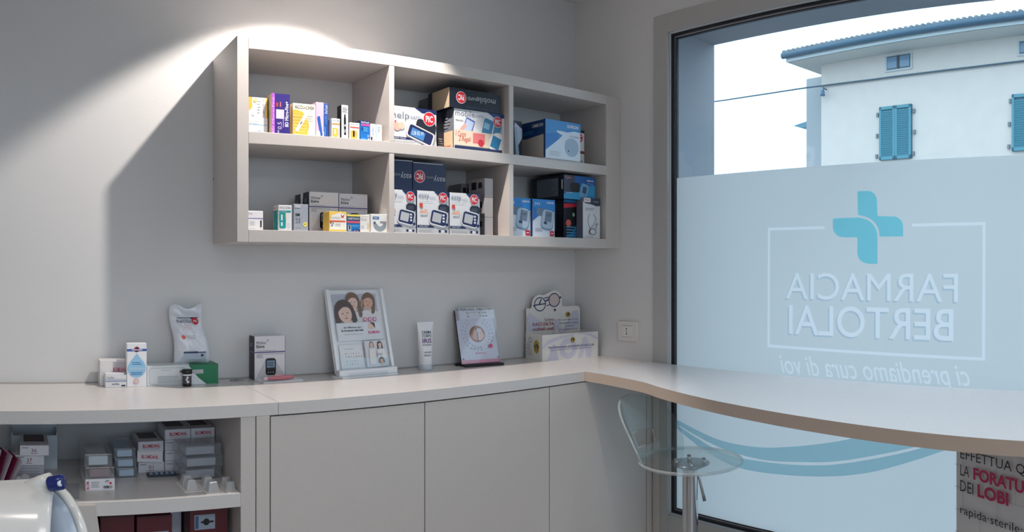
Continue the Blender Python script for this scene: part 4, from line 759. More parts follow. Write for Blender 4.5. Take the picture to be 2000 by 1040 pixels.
c.text('front', 'ed effettua qui...', 0.15, 0.255, 0.58, 0.30, BLACK, bold=0.02); c.text('front', 'la foratura dei lobi', 0.1, 0.195, 0.58, 0.24, BLACK, bold=0.02); c.text('front', 'rapida sterile sicura', 0.15, 0.12, 0.55, 0.15, GREY); c.circ('front', 0.78, 0.3, 0.075, SK2); c.poly('front', [(0.75, 0.38), (0.86, 0.36), (0.86, 0.24), (0.82, 0.3)], HD); c.text('front', 'BLOMDAHL', 0.69, 0.13, 0.96, 0.19, MG, bold=0.02)
c.fin().build('poster', e)
c = Flat(0.098, 0.088, LM @ Matrix.Translation((0.026, -0.006, 0.016)), W2(238, 238, 240))
for r_, n_ in ((0.62, 6), (0.5, 7), (0.3, 5), (0.18, 5)):
    for i in range(n_): c.circ('front', 0.24+0.11*i, r_, 0.018, GREY if (i+int(r_*10)) % 3 else DK)
c.lines('front', 0.2, 0.78, 0.6, 0.84, 1, LG); c.fin().build('earring_card', e)
q = MB(); q.box((0.016, -0.024, 0.008), (SWD-0.016, -0.021, 0.05), ACR, LM); q.build('pocket', e)
c = Flat(0.092, 0.098, LM @ Matrix.Translation((0.128, -0.019, 0.014)), W2(222, 222, 228), 0.013); head(c, 0.3, 0.86, 0.1, HL, SK2, 0.15); head(c, 0.68, 0.84, 0.11, HD, SK2, 0.2)
c.poly('front', [(0.1, 0.1), (0.16, 0.7), (0.44, 0.7), (0.4, 0.1)], W2(236, 232, 230)); c.poly('front', [(0.5, 0.3), (0.52, 0.65), (0.84, 0.68), (0.95, 0.3)], W2(238, 238, 240)); head(c, 0.66, 0.22, 0.12, HD, W2(222, 170, 150), 0.1); c.lines('front', 0.45, 0.4, 0.75, 0.5, 2, GREY)
o_ = c.fin().build('brochure_stack', None, (SX, SY, ZC), (0, 0, SRZ), label='small stack of brochures picturing people, in the white stand', category='brochures')
# ---- cream tube
e = empty('cream_tube', (1.527, 2.520, ZC), rz=-0.1, label='white cream tube standing on its cap on the worktop', category='tube')
def tube_pt(v, a):
    zz = 0.022+v*0.164; r0 = 0.0265; k = v**1.3
    rx = r0*(1-k)+0.036*k; ry = r0*(1-k)+0.0012*k; return (rx*cos(a), ry*sin(a), zz)
q = MB(); N = 36; vv = [tube_pt(j/20, 2*pi*i/N) for j in range(21) for i in range(N)]; ff = [(j*N+i, j*N+(i+1) % N, (j+1)*N+(i+1) % N, (j+1)*N+i) for j in range(20) for i in range(N)]
q.mesh(vv, ff, mat((236, 236, 240), 0.35), True)
def tt(st, u0, v0, u1, v1, m, bold=0.02):
    vv, ff = text_mesh(st, bold); P = []
    for p in vv:
        u = u0+(u1-u0)*p.x; v = v0+(v1-v0)*p.y; x = -0.03+0.06*u
        zz, k = v, v**1.3; rx = 0.0265*(1-k)+0.036*k; ry = 0.0265*(1-k)+0.0012*k; t = max(-0.99, min(0.99, x/rx)); P.append((x, -ry*sqrt(1-t*t)-0.0006, 0.022+v*0.164))
    q.mesh(P, ff, m)
TD = W2(50, 50, 80); tt('CREMA', 0.18, 0.72, 0.88, 0.79, TD); tt('CORPO', 0.18, 0.635, 0.88, 0.705, TD); tt('IRIS', 0.20, 0.50, 0.86, 0.61, W2(95, 50, 120)); tt('EXTRAPURO', 0.2, 0.44, 0.84, 0.475, TD); tt('SAPONE', 0.28, 0.265, 0.78, 0.305, TD); tt('MUGELLO', 0.28, 0.195, 0.78, 0.235, TD)
q.build('tube_body', e)
q = MB(); q.lathe([(0, 0), (0.0265, 0), (0.0275, 0.002), (0.0275, 0.021), (0.0265, 0.0225), (0, 0.0225)], mat((205, 210, 222), 0.3), n=36); q.build('cap', e)
# ---- black backed acrylic sign
e = empty('price_sign', (1.690, 2.500, ZC), rz=-0.14, label='tilted piercing price sign on a black base', category='sign')
LM = Matrix.Translation((0, 0.012, 0.008)) @ Matrix.Rotation(-radians(17.5), 4, 'X'); PW = 0.178
q = MB(); q.box((0, 0, 0), (PW, 0.004, 0.225), BLACK, LM); q.build('back_board', e)
q = MB(); q.box((0, -0.022, 0), (PW, 0.06, 0.009), BLACK, bev=0.001); q.box((-0.012, 0.035, 0), (0.0, 0.05, 0.009), BLACK); q.build('base', e)
c = Flat(PW-0.004, 0.222, LM @ Matrix.Translation((0.002, -0.002, 0.002)), W2(226, 226, 236)); PK = W2(238, 150, 170)
c.rect('front', 0, 0.0, 1, 0.06, PK); c.circ('front', 0.5, 0.54, 0.2, W2(170, 120, 96)); c.poly('front', [(0.36, 0.48), (0.44, 0.62), (0.5, 0.6), (0.5, 0.42), (0.4, 0.44)], SKIN); c.poly('front', [(0.52, 0.42), (0.54, 0.62), (0.62, 0.64), (0.68, 0.5), (0.6, 0.42)], SK2); c.circ('front', 0.55, 0.61, 0.05, W); c.rect('front', 0.52, 0.44, 0.56, 0.6, W)
for i in range(26):
    a = i/26*2*pi
    if -2.0 < (a-pi) < -1.2: continue
    for rr in (0.32, 0.4): c.circ('front', 0.5+rr*cos(a), 0.54+rr*(PW-0.004)/0.222*sin(a), 0.011, GREY if i % 4 else DK)
c.circ('front', 0.8, 0.3, 0.05, W2(220, 90, 140)); c.text('front', 'BLOMDAHL', 0.38, 0.16, 0.66, 0.19, W2(230, 120, 160)); c.lines('front', 0.25, 0.25, 0.7, 0.28, 1, LG); c.circ('front', 0.04, 0.08, 0.02, GREY); c.circ('front', 0.96, 0.08, 0.02, GREY)
c.rect('front', 0.0, 0.8, 0.06, 0.99, W2(170, 165, 175)); c.fin().build('printed_sheet', e)
c = Flat(0.16, 0.048, LM @ Matrix.Translation((0.020, -0.0035, 0.186)), W2(236, 236, 240)); c.text('front', 'PIERCING ORECCHIO', 0.02, 0.74, 0.99, 0.96, BLACK, shear=0.2, bold=0.01); c.text('front', '1a', 0.2, 0.46, 0.27, 0.62, BLACK); c.text('front', '€ 16,00', 0.55, 0.44, 0.78, 0.6, BLACK); c.text('front', '2a', 0.2, 0.16, 0.27, 0.32, BLACK); c.text('front', '€ 20,00', 0.57, 0.14, 0.8, 0.3, BLACK); c.lines('front', 0.3, 0.5, 0.5, 0.64, 1, LG)
c.fin().build('price_label', e)
q = MB(); q.box((0, -0.006, 0.0), (PW+0.006, -0.0045, 0.226), clear_mat((0.97, 0.98, 1), 0.0, 0.03, 'sheet'), LM); q.build('clear_cover', e)
# ---- charity collection tray
e = empty('collection_box', (2.056, 2.440, ZC), rz=-0.09, label='printed cardboard collection box with a glasses cut-out header in the corner', category='box')
LW, LD, LH, LB_ = 0.305, 0.130, 0.112, 0.222; CB = W2(228, 226, 222); LILAC = W2(206, 206, 221)
c = Carton(LW, 0.003, LH, CB, bev=0.0004)
c.poly('front', [(0.08, 0.0), (0.18, 0.62), (0.22, 0.62), (0.28, 0.0)], LILAC); c.circ('front', 0.45, 0.42, 0.15, LILAC); c.circ('front', 0.45, 0.42, 0.07, CB); c.poly('front', [(0.62, 0), (0.72, 0.8), (0.78, 0.8), (0.86, 0.35), (0.9, 0.35), (0.84, 0), (0.78, 0), (0.75, 0.4), (0.7, 0)], LILAC)
c.poly('front', [(0.0, 0.55), (0.12, 0.78), (0.3, 0.9), (0.55, 0.97), (0.55, 0.9), (0.3, 0.8), (0.1, 0.62), (0.0, 0.45)], LILAC); c.poly('front', [(0.6, 0.97), (0.85, 0.85), (1, 0.65), (1, 0.75), (0.85, 0.95), (0.7, 0.99)], LILAC)
GO = W2(180, 150, 50)
def emblem(c, fc, u, v, r, tall=1.0):
    k = c.wh(fc)[0]/c.wh(fc)[1]; c.poly(fc, [(u+r*cos(t*pi/12)*(1+0.08*cos(t*pi/1.5)), v+r*k*tall*sin(t*pi/12)*(1+0.05*cos(t*pi/1.5))) for t in range(24)], GO); c.circ(fc, u, v, r*0.6, W2(50, 30, 60)); c.text(fc, 'L', u-r*0.2, v-r*0.4*k, u+r*0.22, v+r*0.4*k, W2(240, 225, 150), bold=0.04)
emblem(c, 'front', 0.53, 0.74, 0.042); c.text('front', 'THE INTERNATIONAL ASSOCIATION OF LIONS CLUBS', 0.1, 0.45, 0.92, 0.53, W2(70, 76, 140), bold=0.01); c.text('front', 'Centro Italiano Lions per la raccolta degli occhiali usati', 0.13, 0.36, 0.88, 0.42, W2(70, 76, 140), shear=0.2)
c.build('front_wall', e)
c = Carton(0.003, LD-0.006, LH, CB, bev=0.0004); fpath_l = []
emblem(c, 'left', 0.68, 0.52, 0.17, 1.35)
for cu, cv in ((0.16, 0.5), (0.3, 0.75)):
    c.circ('left', cu, cv, 0.09, NAVY); c.circ('left', cu, cv, 0.075, CB)
c.text('left', 'Lions', 0.15, 0.35, 0.38, 0.4, W2(180, 50, 80)); c.text('left', 'RACCOLTA', 0.08, 0.25, 0.4, 0.31, W2(180, 50, 80)); c.text('left', 'occhiali usati', 0.08, 0.17, 0.4, 0.22, W2(70, 60, 100)); c.build('side_wall', e, (0, 0.003, 0))
c = Carton(0.003, LD-0.006, LH, CB, bev=0.0004); c.build('side_wall', e, (LW-0.003, 0.003, 0))
q = MB(); q.box((0.003, 0.003, 0), (LW-0.003, LD-0.003, 0.003), CB); q.build('floor_panel', e)
# header: outline with two bumps round the lenses
l1, l2, lr = (0.072, 0.235), (0.150, 0.252), 0.0295
prof = [(0, 0), (LW-0.008, 0), (LW-0.008, LB_-0.012), (LW-0.02, LB_), (0.195, LB_)]
prof += [(l2[0]+0.043*cos(t), l2[1]+0.043*sin(t)) for t in [(-0.15+i*0.2)*1 for i in range(13)] if l2[0]+0.043*cos(t) > l1[0]+0.036 or sin(t) < 0][:12]
prof += [(l1[0]+0.043*cos(t), l1[1]+0.043*sin(t)) for t in [1.15+i*0.2 for i in range(12)]] + [(0.022, LB_-0.004), (0, LB_-0.004)]
MV = Matrix(((1, 0, 0, 0), (0, 0, -1, 0), (0, 1, 0, 0), (0, 0, 0, 1)))
c = Carton(LW, 0.001, LB_, CB); c.v = []; c.f = []; c.m = []; c.sm = []; c.mats = []
c.prism(prof, -0.003, 0, CB, MV)
def ring_(cx_, cz, r, wd, m):
    c.e += 0.0002
    for i in range(28):
        a, b = 2*pi*i/28, 2*pi*(i+1)/28
        c.face([(cx_+(r-wd)*cos(a), -c.e, cz+(r-wd)*sin(a)), (cx_+(r+wd)*cos(a), -c.e, cz+(r+wd)*sin(a)), (cx_+(r+wd)*cos(b), -c.e, cz+(r+wd)*sin(b)), (cx_+(r-wd)*cos(b), -c.e, cz+(r-wd)*sin(b))], m)
def bar(x0, z0, x1, z1, wd, m):
    c.e += 0.0001; L = math.hypot(x1-x0, z1-z0); nx, nz = -(z1-z0)/L*wd, (x1-x0)/L*wd
    c.face([(x0+nx, -c.e, z0+nz), (x1+nx, -c.e, z1+nz), (x1-nx, -c.e, z1-nz), (x0-nx, -c.e, z0-nz)], m)
DB = W2(30, 50, 96)
ring_(*l1, lr, 0.0022, DB); ring_(*l2, lr, 0.0022, DB); bar(0.099, 0.247, 0.124, 0.258, 0.003, DB); bar(0.095, 0.262, 0.125, 0.266, 0.002, DB); bar(0.108, 0.228, 0.128, 0.232, 0.002, DB); bar(0.045, 0.232, 0.10, 0.237, 0.0025, DB); bar(0.068, 0.235, 0.078, 0.258, 0.003, DB); bar(0.178, 0.262, 0.188, 0.264, 0.004, DB); bar(0.036, 0.228, 0.044, 0.230, 0.004, DB); bar(0.15, 0.212, 0.156, 0.203, 0.005, DB)
for i in range(-3, 4):
    hw_ = sqrt(max(0, 0.027**2-(i*0.007)**2)); bar(l2[0]+i*0.007, l2[1]-hw_, l2[0]+i*0.007+0.0001, l2[1]+hw_, 0.0005, W2(205, 150, 160)); bar(l2[0]-hw_, l2[1]+i*0.007, l2[0]+hw_, l2[1]+i*0.007+0.0001, 0.0005, W2(205, 150, 160))
c.poly('front', [(0.02, 0.55), (0.0, 0.8), (0.05, 0.9), (0.25, 0.7), (0.2, 0.55)], LILAC); c.poly('front', [(0.45, 0.45), (0.52, 0.75), (0.58, 0.75), (0.63, 0.45), (0.59, 0.45), (0.54, 0.62), (0.5, 0.45)], LILAC); c.poly('front', [(0.62, 0.45), (0.85, 0.9), (0.93, 0.9), (0.95, 0.6)], LILAC)
MR = W2(160, 40, 70)
c.text('front', 'Lions', 0.32, 0.72, 0.48, 0.78, MR); c.text('front', 'RACCOLTA', 0.1, 0.63, 0.48, 0.695, MR, bold=0.01); c.text('front', 'occhiali usati', 0.1, 0.535, 0.48, 0.605, MR, bold=0.01)
emblem(c, 'front', 0.74, 0.83, 0.04); IN = W2(80, 84, 130)
for i, s_ in enumerate(('"E ci ami davvero piu', 'che buttarli aiutaci', 'prendendoli', 'e li raccogliamo in scuole"')): c.text('front', s_, 0.57 if i != 2 else 0.68, 0.71-0.065*i, 0.93 if i != 2 else 0.83, 0.745-0.065*i, IN, shear=0.2)
c.build('header_panel', e, (0.004, LD-0.0035, 0))

# ================================================================ OPEN CABINET CONTENTS
CLR = clear_mat((0.9, 0.92, 0.94), 0.14, 0.15, 'box')
def clear_box(w_, d, h, name, label, X, Y, Z, fill=None, label_print=False, rz=0.0, group=None):
    t = dict(label=label, category='box')
    if group: t['group'] = group
    e = empty(name, (X, Y, Z), rz=rz, **t)
    q = MB(); s = 0.0012; q.box((0, 0, 0), (w_, d, h), CLR, bev=0.002); q.build('shell', e)
    q = MB(); q.box((w_*0.16, 0.004, h*0.12), (w_*0.84, d-0.01, h*0.8), mat(fill or (205, 212, 222), 0.5), bev=0.002); q.build('insert', e)
    return e
c = Carton(0.088, 0.17, 0.034, W2(232, 230, 234)); c.text('front', 'BLOM', 0.03, 0.12, 0.13, 0.8, W2(215, 70, 90), rot=90, bold=0.02); c.lines('front', 0.2, 0.25, 0.55, 0.8, 4, GREY); c.text('front', 'M', 0.66, 0.68, 0.8, 0.9, DK, shear=0.4); c.circ('front', 0.85, 0.62, 0.04, RED)
for i in range(12): c.rect('front', 0.6+i*0.027, 0.18, 0.6+i*0.027+random.uniform(0.008, 0.02), 0.42, BLACK)
put(c, 'earring_box', 'white labelled carton with barcode under a clear box, front of the cabinet shelf', 'box', 0.207, 2.212, ZS)
clear_box(0.088, 0.17, 0.0345, 'clear_case', 'clear case with brownish insert lying directly on the barcode carton', 0.206, 2.213, ZS+0.0342, (150, 120, 125))
clear_box(0.084, 0.17, 0.038, 'clear_case', 'clear case topmost on the barcode carton stack', 0.204, 2.216, ZS+0.0690, (205, 214, 222))
for i in range(3): clear_box(0.070, 0.15, 0.0305, 'clear_case', ['bottom', 'middle', 'top'][i] + ' clear case in the stack of three beside the barcode carton', 0.3135-0.003*i, 2.335, ZS+i*0.0308, (190, 212, 232), group='clear cases in a stack of three')
def blom(w_, d, h, kind, num=''):
    c = Carton(w_, d, h, W2(212, 210, 216))
    if kind == 'brand': c.text('front', 'BLOMDAHL', 0.18, 0.38, 0.86, 0.72, W2(190, 24, 60), bold=0.03); c.rect('front', 0.2, 0.24, 0.84, 0.27, GREY)
    elif kind == 'num': c.text('front', num, 0.4, 0.34, 0.58, 0.7, W2(120, 40, 60)); c.rect('front', 0.38, 0.2, 0.6, 0.24, W2(120, 40, 60)); c.rect('front', 0.06, 0.74, 0.3, 0.84, GREY)
    else: c.rect('front', 0.06, 0.7, 0.3, 0.8, GREY)
    c.rect('top', 0.14, 0.35, 0.86, 0.95, W2(60, 40, 44)); c.rect('top', 0.18, 0.5, 0.82, 0.56, W2(140, 110, 105)); c.rect('top', 0.18, 0.7, 0.82, 0.75, W2(120, 90, 88))
    return c
hb = 0.0335
put(blom(0.085, 0.13, hb, 'num', '01'), 'earring_box', 'white carton numbered 01 at the foot of a short stack', 'box', 0.393, 2.38, ZS)
put(blom(0.083, 0.12, hb, 'plain'), 'earring_box', 'white carton with a slanted open flap, middle of the short stack', 'box', 0.392, 2.384, ZS+hb)
e_ = bpy.data.objects[-1] if False else None
c = Carton(0.082, 0.0015, 0.036, W2(214, 212, 218)); c.text('front', 'BLOMDAHL', 0.16, 0.3, 0.84, 0.62, W2(190, 24, 60), bold=0.03, shear=0.1)
par = [o for o in COL.objects if o.get('label', '').startswith('white carton with a slanted')][0]
o_ = c.build('flap', par, (-0.004, -0.012, 0.005), (radians(-18), 0, 0)); o_.rotation_euler = (radians(-16), radians(4), 0)
put(blom(0.083, 0.13, hb, 'brand'), 'earring_box', 'white carton with red word and open top, crown of the short stack', 'box', 0.3925, 2.38, ZS+2*hb)
for j, (Xs, n0) in enumerate(((0.4800, 4), (0.5662, 4))):
    for i in range(4):
        kind = 'brand' if i == 3 else 'plain'
        put(blom(0.0845 if j == 0 else 0.080, 0.13, hb, kind), 'earring_box', ('white carton ' + ['at the foot', 'second from the foot', 'third from the foot', 'with red word on top'][i] + (' of the tall stack in the middle' if j == 0 else ' of the tall stack by the cabinet side')), 'box', Xs, 2.38, ZS+i*(hb+0.0006), rz=0.0, group='white cartons in tall stacks')
q = MB(); q.box((0, 0, 0), (0.09, 0.03, 0.008), W2(40, 50, 66), bev=0.001)
for i in range(5): q.box((0.006+0.017*i, 0.004, 0.0081), (0.016+0.017*i, 0.026, 0.010), W2(150, 175, 200))
q.build('ear_stud_strip', None, (0.415, 2.325, ZS), label='thin dark strip with pale pads lying before the carton numbered 01', category='strip')
for i in range(3): clear_box(0.135, 0.09, 0.036, 'clear_case', ['lowest', 'middle', 'uppermost'][i] + ' wide clear case behind the blister packs', 0.503+0.004*(i % 2), 2.270, ZS+i*0.0365, (170, 176, 186), group='wide clear cases behind the blister packs')
def blister(X, Y, rz, label):
    e = empty('blister_pack', (X, Y, ZS), rz=rz, label=label, category='blister pack', group='white backed blister packs on the cabinet shelf')
    q = MB(); q.box((-0.028, 0, 0), (0.028, 0.11, 0.0012), W2(232, 226, 222)); q.build('backing_card', e)
    for yy in (0.022, 0.072):
        q = MB(); vv = []; 
        for z_, s_ in ((0.0013, 1.0), (0.026, 0.68), (0.028, 0.6)):
            for a, b in ((-1, -1), (1, -1), (1, 1), (-1, 1)): vv.append((a*0.017*s_, yy+0.012+b*0.018*s_, z_))
        ff = [(0, 1, 5, 4), (1, 2, 6, 5), (2, 3, 7, 6), (3, 0, 4, 7), (4, 5, 9, 8), (5, 6, 10, 9), (6, 7, 11, 10), (7, 4, 8, 11), (8, 9, 10, 11)]
        q.mesh(vv, ff, clear_mat((0.95, 0.95, 0.95), 0.4, 0.12, 'blister')); q.build('bubble', e)
blister(0.520, 2.150, 0.04, 'blister pack at the left of the three on the cabinet shelf'); blister(0.578, 2.118, 0.05, 'blister pack in the middle of the three, nearest the shelf edge')
blister(0.616, 2.112, 0.0, 'blister pack at the right, against the cabinet side') if False else None
e3 = empty('blister_pack', (0.6195, 2.1040, ZS), label='blister pack at the right against the cabinet side', category='blister pack')
q = MB(); q.box((-0.010, 0.001, 0), (0.028, 0.11, 0.0012), W2(232, 226, 222)); q.build('backing_card', e3)
for yy in (0.02, 0.07):
    q = MB(); q.lathe([(0.015, 0.0013), (0.011, 0.026), (0.0, 0.028)], clear_mat((0.95, 0.95, 0.95), 0.4, 0.12, 'blister'), Matrix.Translation((0.009, yy+0.012, 0)), n=4, smooth=False); q.build('bubble', e3)
# left end: holder, numbered boxes, brochures, bags
e = empty('document_holder', (-0.012, 2.46, ZS), label='open white upright document holder against the cabinet back', category='holder')
for a, b in (((0, 0, 0), (0.15, 0.003, 0.110)), ((0, 0.09, 0), (0.15, 0.093, 0.130)), ((0, 0.003, 0), (0.003, 0.09, 0.12)), ((0.147, 0.003, 0), (0.15, 0.09, 0.12)), ((0.003, 0.003, 0), (0.147, 0.09, 0.003))):
    q = MB(); q.box(a, b, W2(196, 204, 212)); q.build('panel', e)
def bagpile(X, Y, w_, d, h, label):
    q = MB(); nx, ny = 16, 12; vv = []
    for j in range(ny+1):
        for i in range(nx+1):
            u, v = i/nx, j/ny; ed = min(1, 5*min(u, 1-u, v, 1-v)+0.02)**0.5
            vv.append((u*w_, v*d, h*ed*(0.75+0.25*sin(u*11+v*5)*sin(v*13-u*3))))
    n = len(vv); vv += [(p[0], p[1], 0) for p in vv]
    ff = [(j*(nx+1)+i, j*(nx+1)+i+1, (j+1)*(nx+1)+i+1, (j+1)*(nx+1)+i) for j in range(ny) for i in range(nx)]; ff += [tuple(n+k for k in f[::-1]) for f in ff]
    q.mesh(vv, ff, clear_mat((0.85, 0.87, 0.9), 0.45, 0.2, 'bag'), True); return q.build('plastic_sleeve', None, (X, Y, ZS), label=label, category='bag')
c = Carton(0.088, 0.14, 0.0595, W2(170, 172, 182)); c.lines('front', 0.1, 0.2, 0.9, 0.9, 5, GREY); put(c, 'earring_box', 'greyish carton at the foot of the stack, under the one numbered 37', 'box', 0.000, 2.285, ZS)
bagpile(-0.02, 2.185, 0.12, 0.095, 0.045, 'crumpled clear plastic bag before the numbered cartons')
put(blom(0.088, 0.14, 0.031, 'num', '37'), 'earring_box', 'white carton numbered 37 under another white carton', 'box', 0.000, 2.28, ZS+0.060)
put(blom(0.088, 0.15, 0.031, 'num', '36'), 'earring_box', 'white carton numbered 36 at the top of its stack', 'box', 0.014, 2.27, ZS+0.0915)
for i in range(5):
    q = MB(); M_ = Matrix.Translation((-0.07+0.013*i, 2.26-0.004*i, 0)) @ Matrix.Rotation(radians(14+3*i), 4, 'Y') @ Matrix.Rotation(radians(25), 4, 'Z')
    q.box((0, 0, 0.001), (0.0015, 0.07, 0.115-0.006*i), W2(120, 24, 60) if i % 2 else W2(205, 190, 200), M_); zmin = min(p[2] for p in q.v); q.v = [(p[0], p[1], p[2]-zmin) for p in q.v]
    q.build('brochure', None, (0, 0, ZS), label=['outermost burgundy and white brochure leaning left of the numbered cartons', 'second leaning brochure from the outside', 'third and middle leaning brochure in the fan', 'fourth leaning brochure in the fan', 'innermost leaning brochure touching the cartons'][i], category='brochure', group='brochures leaning in a fan')
q = MB(); q.box((0, 0, 0), (0.1, 0.16, 0.003), clear_mat((0.7, 0.73, 0.77), 0.5, 0.2, 'fold'), bev=0.0005); q.build('plastic_folder', None, (0.082, 2.130, ZS), (0, 0, -0.08), label='flat grey clear folder lying on the cabinet shelf', category='folder')
# lower compartment: dark red boxes
MRN = mat((86, 20, 30), 0.5)
def redbox(X, Y, w_, d, h, label, lab=None):
    c = Carton(w_, d, h, MRN)
    if lab: c.rect('front', *lab, W2(150, 160, 176)); u0, v0, u1, v1 = lab; c.rect('front', u0+0.02, v0+0.01, u0+(u1-u0)*0.2, v1-0.01, W2(60, 90, 130)); c.circ('front', (u0+u1)/2+0.04, (v0+v1)/2, (u1-u0)*0.16, BLACK); c.rect('front', (u0+u1)/2-0.1, (v0+v1)/2-0.008, u1-0.04, (v0+v1)/2+0.008, BLACK)
    c.poly('front', [(0, 0.985), (1, 0.985), (1, 1), (0, 1)], W2(60, 12, 20)); put(c, 'red_box', label, 'box', X, Y, 0.44)
redbox(0.245, 2.16, 0.10, 0.25, 0.335, 'dark red box at the left of the lowest compartment')
redbox(0.352, 2.16, 0.105, 0.25, 0.330, 'dark red box with low white label, second in the lowest compartment', (0.35, 0.70, 0.9, 0.86))
redbox(0.545-0.03, 2.18, 0.118, 0.25, 0.340, 'dark red box with white picture label at the right of the lowest compartment', (0.12, 0.80, 0.66, 0.93))
c = Carton(0.046, 0.2, 0.30, W2(180, 180, 190)); put(c, 'paper_box', 'plain grey white box standing between the dark red boxes', 'box', 0.4635, 2.27, 0.44)

# ================================================================ WHITE DEVICE AT THE LEFT FRONT
e = empty('blood_pressure_device', (0.0, 0.95, 0.0), label='white rounded arm cuff device with a blue hinge at the lower left', category='medical device')
WD = mat((232, 230, 226), 0.18, spec=0.6); BD = mat((28, 44, 112), 0.22)
O = Vector((0, 0.95, 0))
def dz(px, py, rho): a = az(px); return Vector((rho*sin(a), rho*cos(a), EYE-(py-520)/F*rho)) - O
axis = Vector((1, -0.14, 0)).normalized()
Cb = dz(100, 1062, 0.95)
def axm(c_, ax):
    zq = ax.to_track_quat('Z', 'Y').to_matrix().to_4x4(); return Matrix.Translation(c_) @ zq
q = MB(); q.lathe([(0.0, -0.34), (0.035, -0.335), (0.05, -0.30), (0.062, -0.2), (0.073, -0.08), (0.079, -0.012), (0.080, 0.0), (0.076, 0.005), (0.068, 0.004), (0.064, -0.01), (0.062, -0.1), (0, -0.1)], WD, axm(Cb, axis), n=64); q.build('housing', e)
q = MB(); hp = [dz(98, 938, 0.93), dz(75, 944, 0.94), dz(45, 953, 0.955), dz(15, 962, 0.97)]
q.tube(hp, [0.009, 0.0085, 0.006, 0.002], WD, 14); q.build('handle', e)
ax2 = Vector((0.866, 0.5, 0.0)).normalized(); Cr = dz(104, 1062, 0.985)
q = MB(); q.lathe([(0.066, 0.0), (0.072, 0.006), (0.078, 0.006), (0.0805, 0.002), (0.080, -0.003), (0.0765, -0.006), (0.073, -0.0055), (0.071, -0.003)], WD, axm(Cr, ax2), n=64)
q.lathe([(0.071, -0.003), (0.069, -0.009), (0.060, -0.018), (0.046, -0.024), (0.040, -0.0245)], mat((200, 212, 228), 0.3), axm(Cr, ax2), n=64); q.lathe([(0.040, -0.0245), (0.039, -0.019), (0.034, -0.018), (0, -0.018)], mat((160, 174, 192), 0.4), axm(Cr, ax2), n=48); q.build('cuff_ring', e)
q = MB(); hc = dz(110, 944, 0.915)
q.lathe([(0, -0.011), (0.008, -0.0105), (0.0095, -0.008), (0.0095, 0.008), (0.008, 0.0105), (0, 0.011)], BD, axm(hc, Vector((0.9, -0.3, 0.25)).normalized()), n=28); q.build('hinge', e)
q = MB(); q.lathe([(0, 0), (0.0035, 0.0), (0.0035, 0.002), (0, 0.0022)], W2(225, 235, 240), axm(hc + Vector((0.0035, -0.0095, 0.002)), Vector((0.3, -0.9, 0.2)).normalized()), n=16); q.build('hinge_mark', e)
q = MB(); q.box((-0.26, -0.02, 1.02), (0.04, 0.12, 1.105), WD, bev=0.02); q.box((-0.16, 0.02, 0.03), (-0.08, 0.08, 1.03), WD, bev=0.008); q.box((-0.3, -0.12, 0), (0.06, 0.22, 0.035), WD, bev=0.01); q.build('stand', e)

# ================================================================ STOOL
SR = 0.19; srho = 2.70; sa = az(1348); sx_, sy_ = srho*sin(sa), srho*cos(sa); ZSt = EYE-(900-520)/F*srho
e = empty('bar_stool', (sx_, sy_, 0), label='clear acrylic bar stool on a chrome post under the window counter', category='stool')
AC = acrylic_mat(); EDG = clear_mat((0.80, 0.88, 0.86), 0.35, 0.05, 'acrylic_edge'); CH = mat((205, 208, 212), 0.12, metal=1.0)
q = MB(); q.lathe([(0, -0.006), (SR-0.003, -0.006)], AC, Matrix.Translation((0, 0, ZSt)), n=96); q.lathe([(SR-0.003, 0.006), (0, 0.006)], AC, Matrix.Translation((0, 0, ZSt)), n=96); q.lathe([(SR-0.003, -0.006), (SR, -0.003), (SR, 0.003), (SR-0.003, 0.006)], EDG, Matrix.Translation((0, 0, ZSt)), n=96); q.build('seat', e)
bd = (Vector((-cos(sa), sin(sa)))*0.86 + Vector((sin(sa), cos(sa)))*0.5); ba = atan2(bd.y, bd.x)
def bpt(a, h, off=0.0): r = SR-0.014+0.42*h+off; return ((r)*cos(ba+a), (r)*sin(ba+a), ZSt-0.004+h)
q = MB(); NA, NH = 24, 12; A_ = radians(52)
def Hh(a): return 0.215*sqrt(max(0.04, 1-(a/A_)**2*0.96))
grid = {}
vv = []; ff = []; fe = []
for j in range(NH+1):
    for i in range(NA+1):
        a = -A_+2*A_*i/NA; h = Hh(a)*j/NH
        for off in (0, 0.008): grid[(i, j, off)] = len(vv); vv.append(bpt(a, h, off))
def hole(i, j): return 8 <= i < 16 and 2 <= j < 5
for j in range(NH):
    for i in range(NA):
        if hole(i, j): continue
        for off, rev in ((0, False), (0.008, True)):
            f = (grid[(i, j, off)], grid[(i+1, j, off)], grid[(i+1, j+1, off)], grid[(i, j+1, off)]); ff.append(f[::-1] if not rev else f)
        for (di, dj, p, q_) in ((-1, 0, (i, j), (i, j+1)), (1, 0, (i+1, j), (i+1, j+1)), (0, -1, (i, j), (i+1, j)), (0, 1, (i, j+1), (i+1, j+1))):
            ni, nj = i+di, j+dj
            if ni < 0 or ni >= NA or nj < 0 or nj >= NH or hole(ni, nj):
                fe.append((grid[(*p, 0)], grid[(*q_, 0)], grid[(*q_, 0.008)], grid[(*p, 0.008)]))
q.mesh(vv, ff, AC, True); q.mesh(vv, fe, EDG); q.build('backrest', e)
q = MB(); q.lathe([(0, ZSt-0.007), (0.07, ZSt-0.007), (0.07, ZSt-0.011), (0.03, ZSt-0.03), (0, ZSt-0.03)], mat((110, 115, 122), 0.25, metal=0.9), n=36)
for k in range(4):
    a = ba+k*pi/2+0.6; q.lathe([(0.008, ZSt-0.007), (0.008, ZSt+0.008), (0, ZSt+0.009)], CH, Matrix.Translation((0.05*cos(a), 0.05*sin(a), 0)), n=12)
q.build('mounting_plate', e)
q = MB(); q.lathe([(0.028, ZSt-0.03), (0.028, 0.52)], CH, n=36); q.build('upper_post', e)
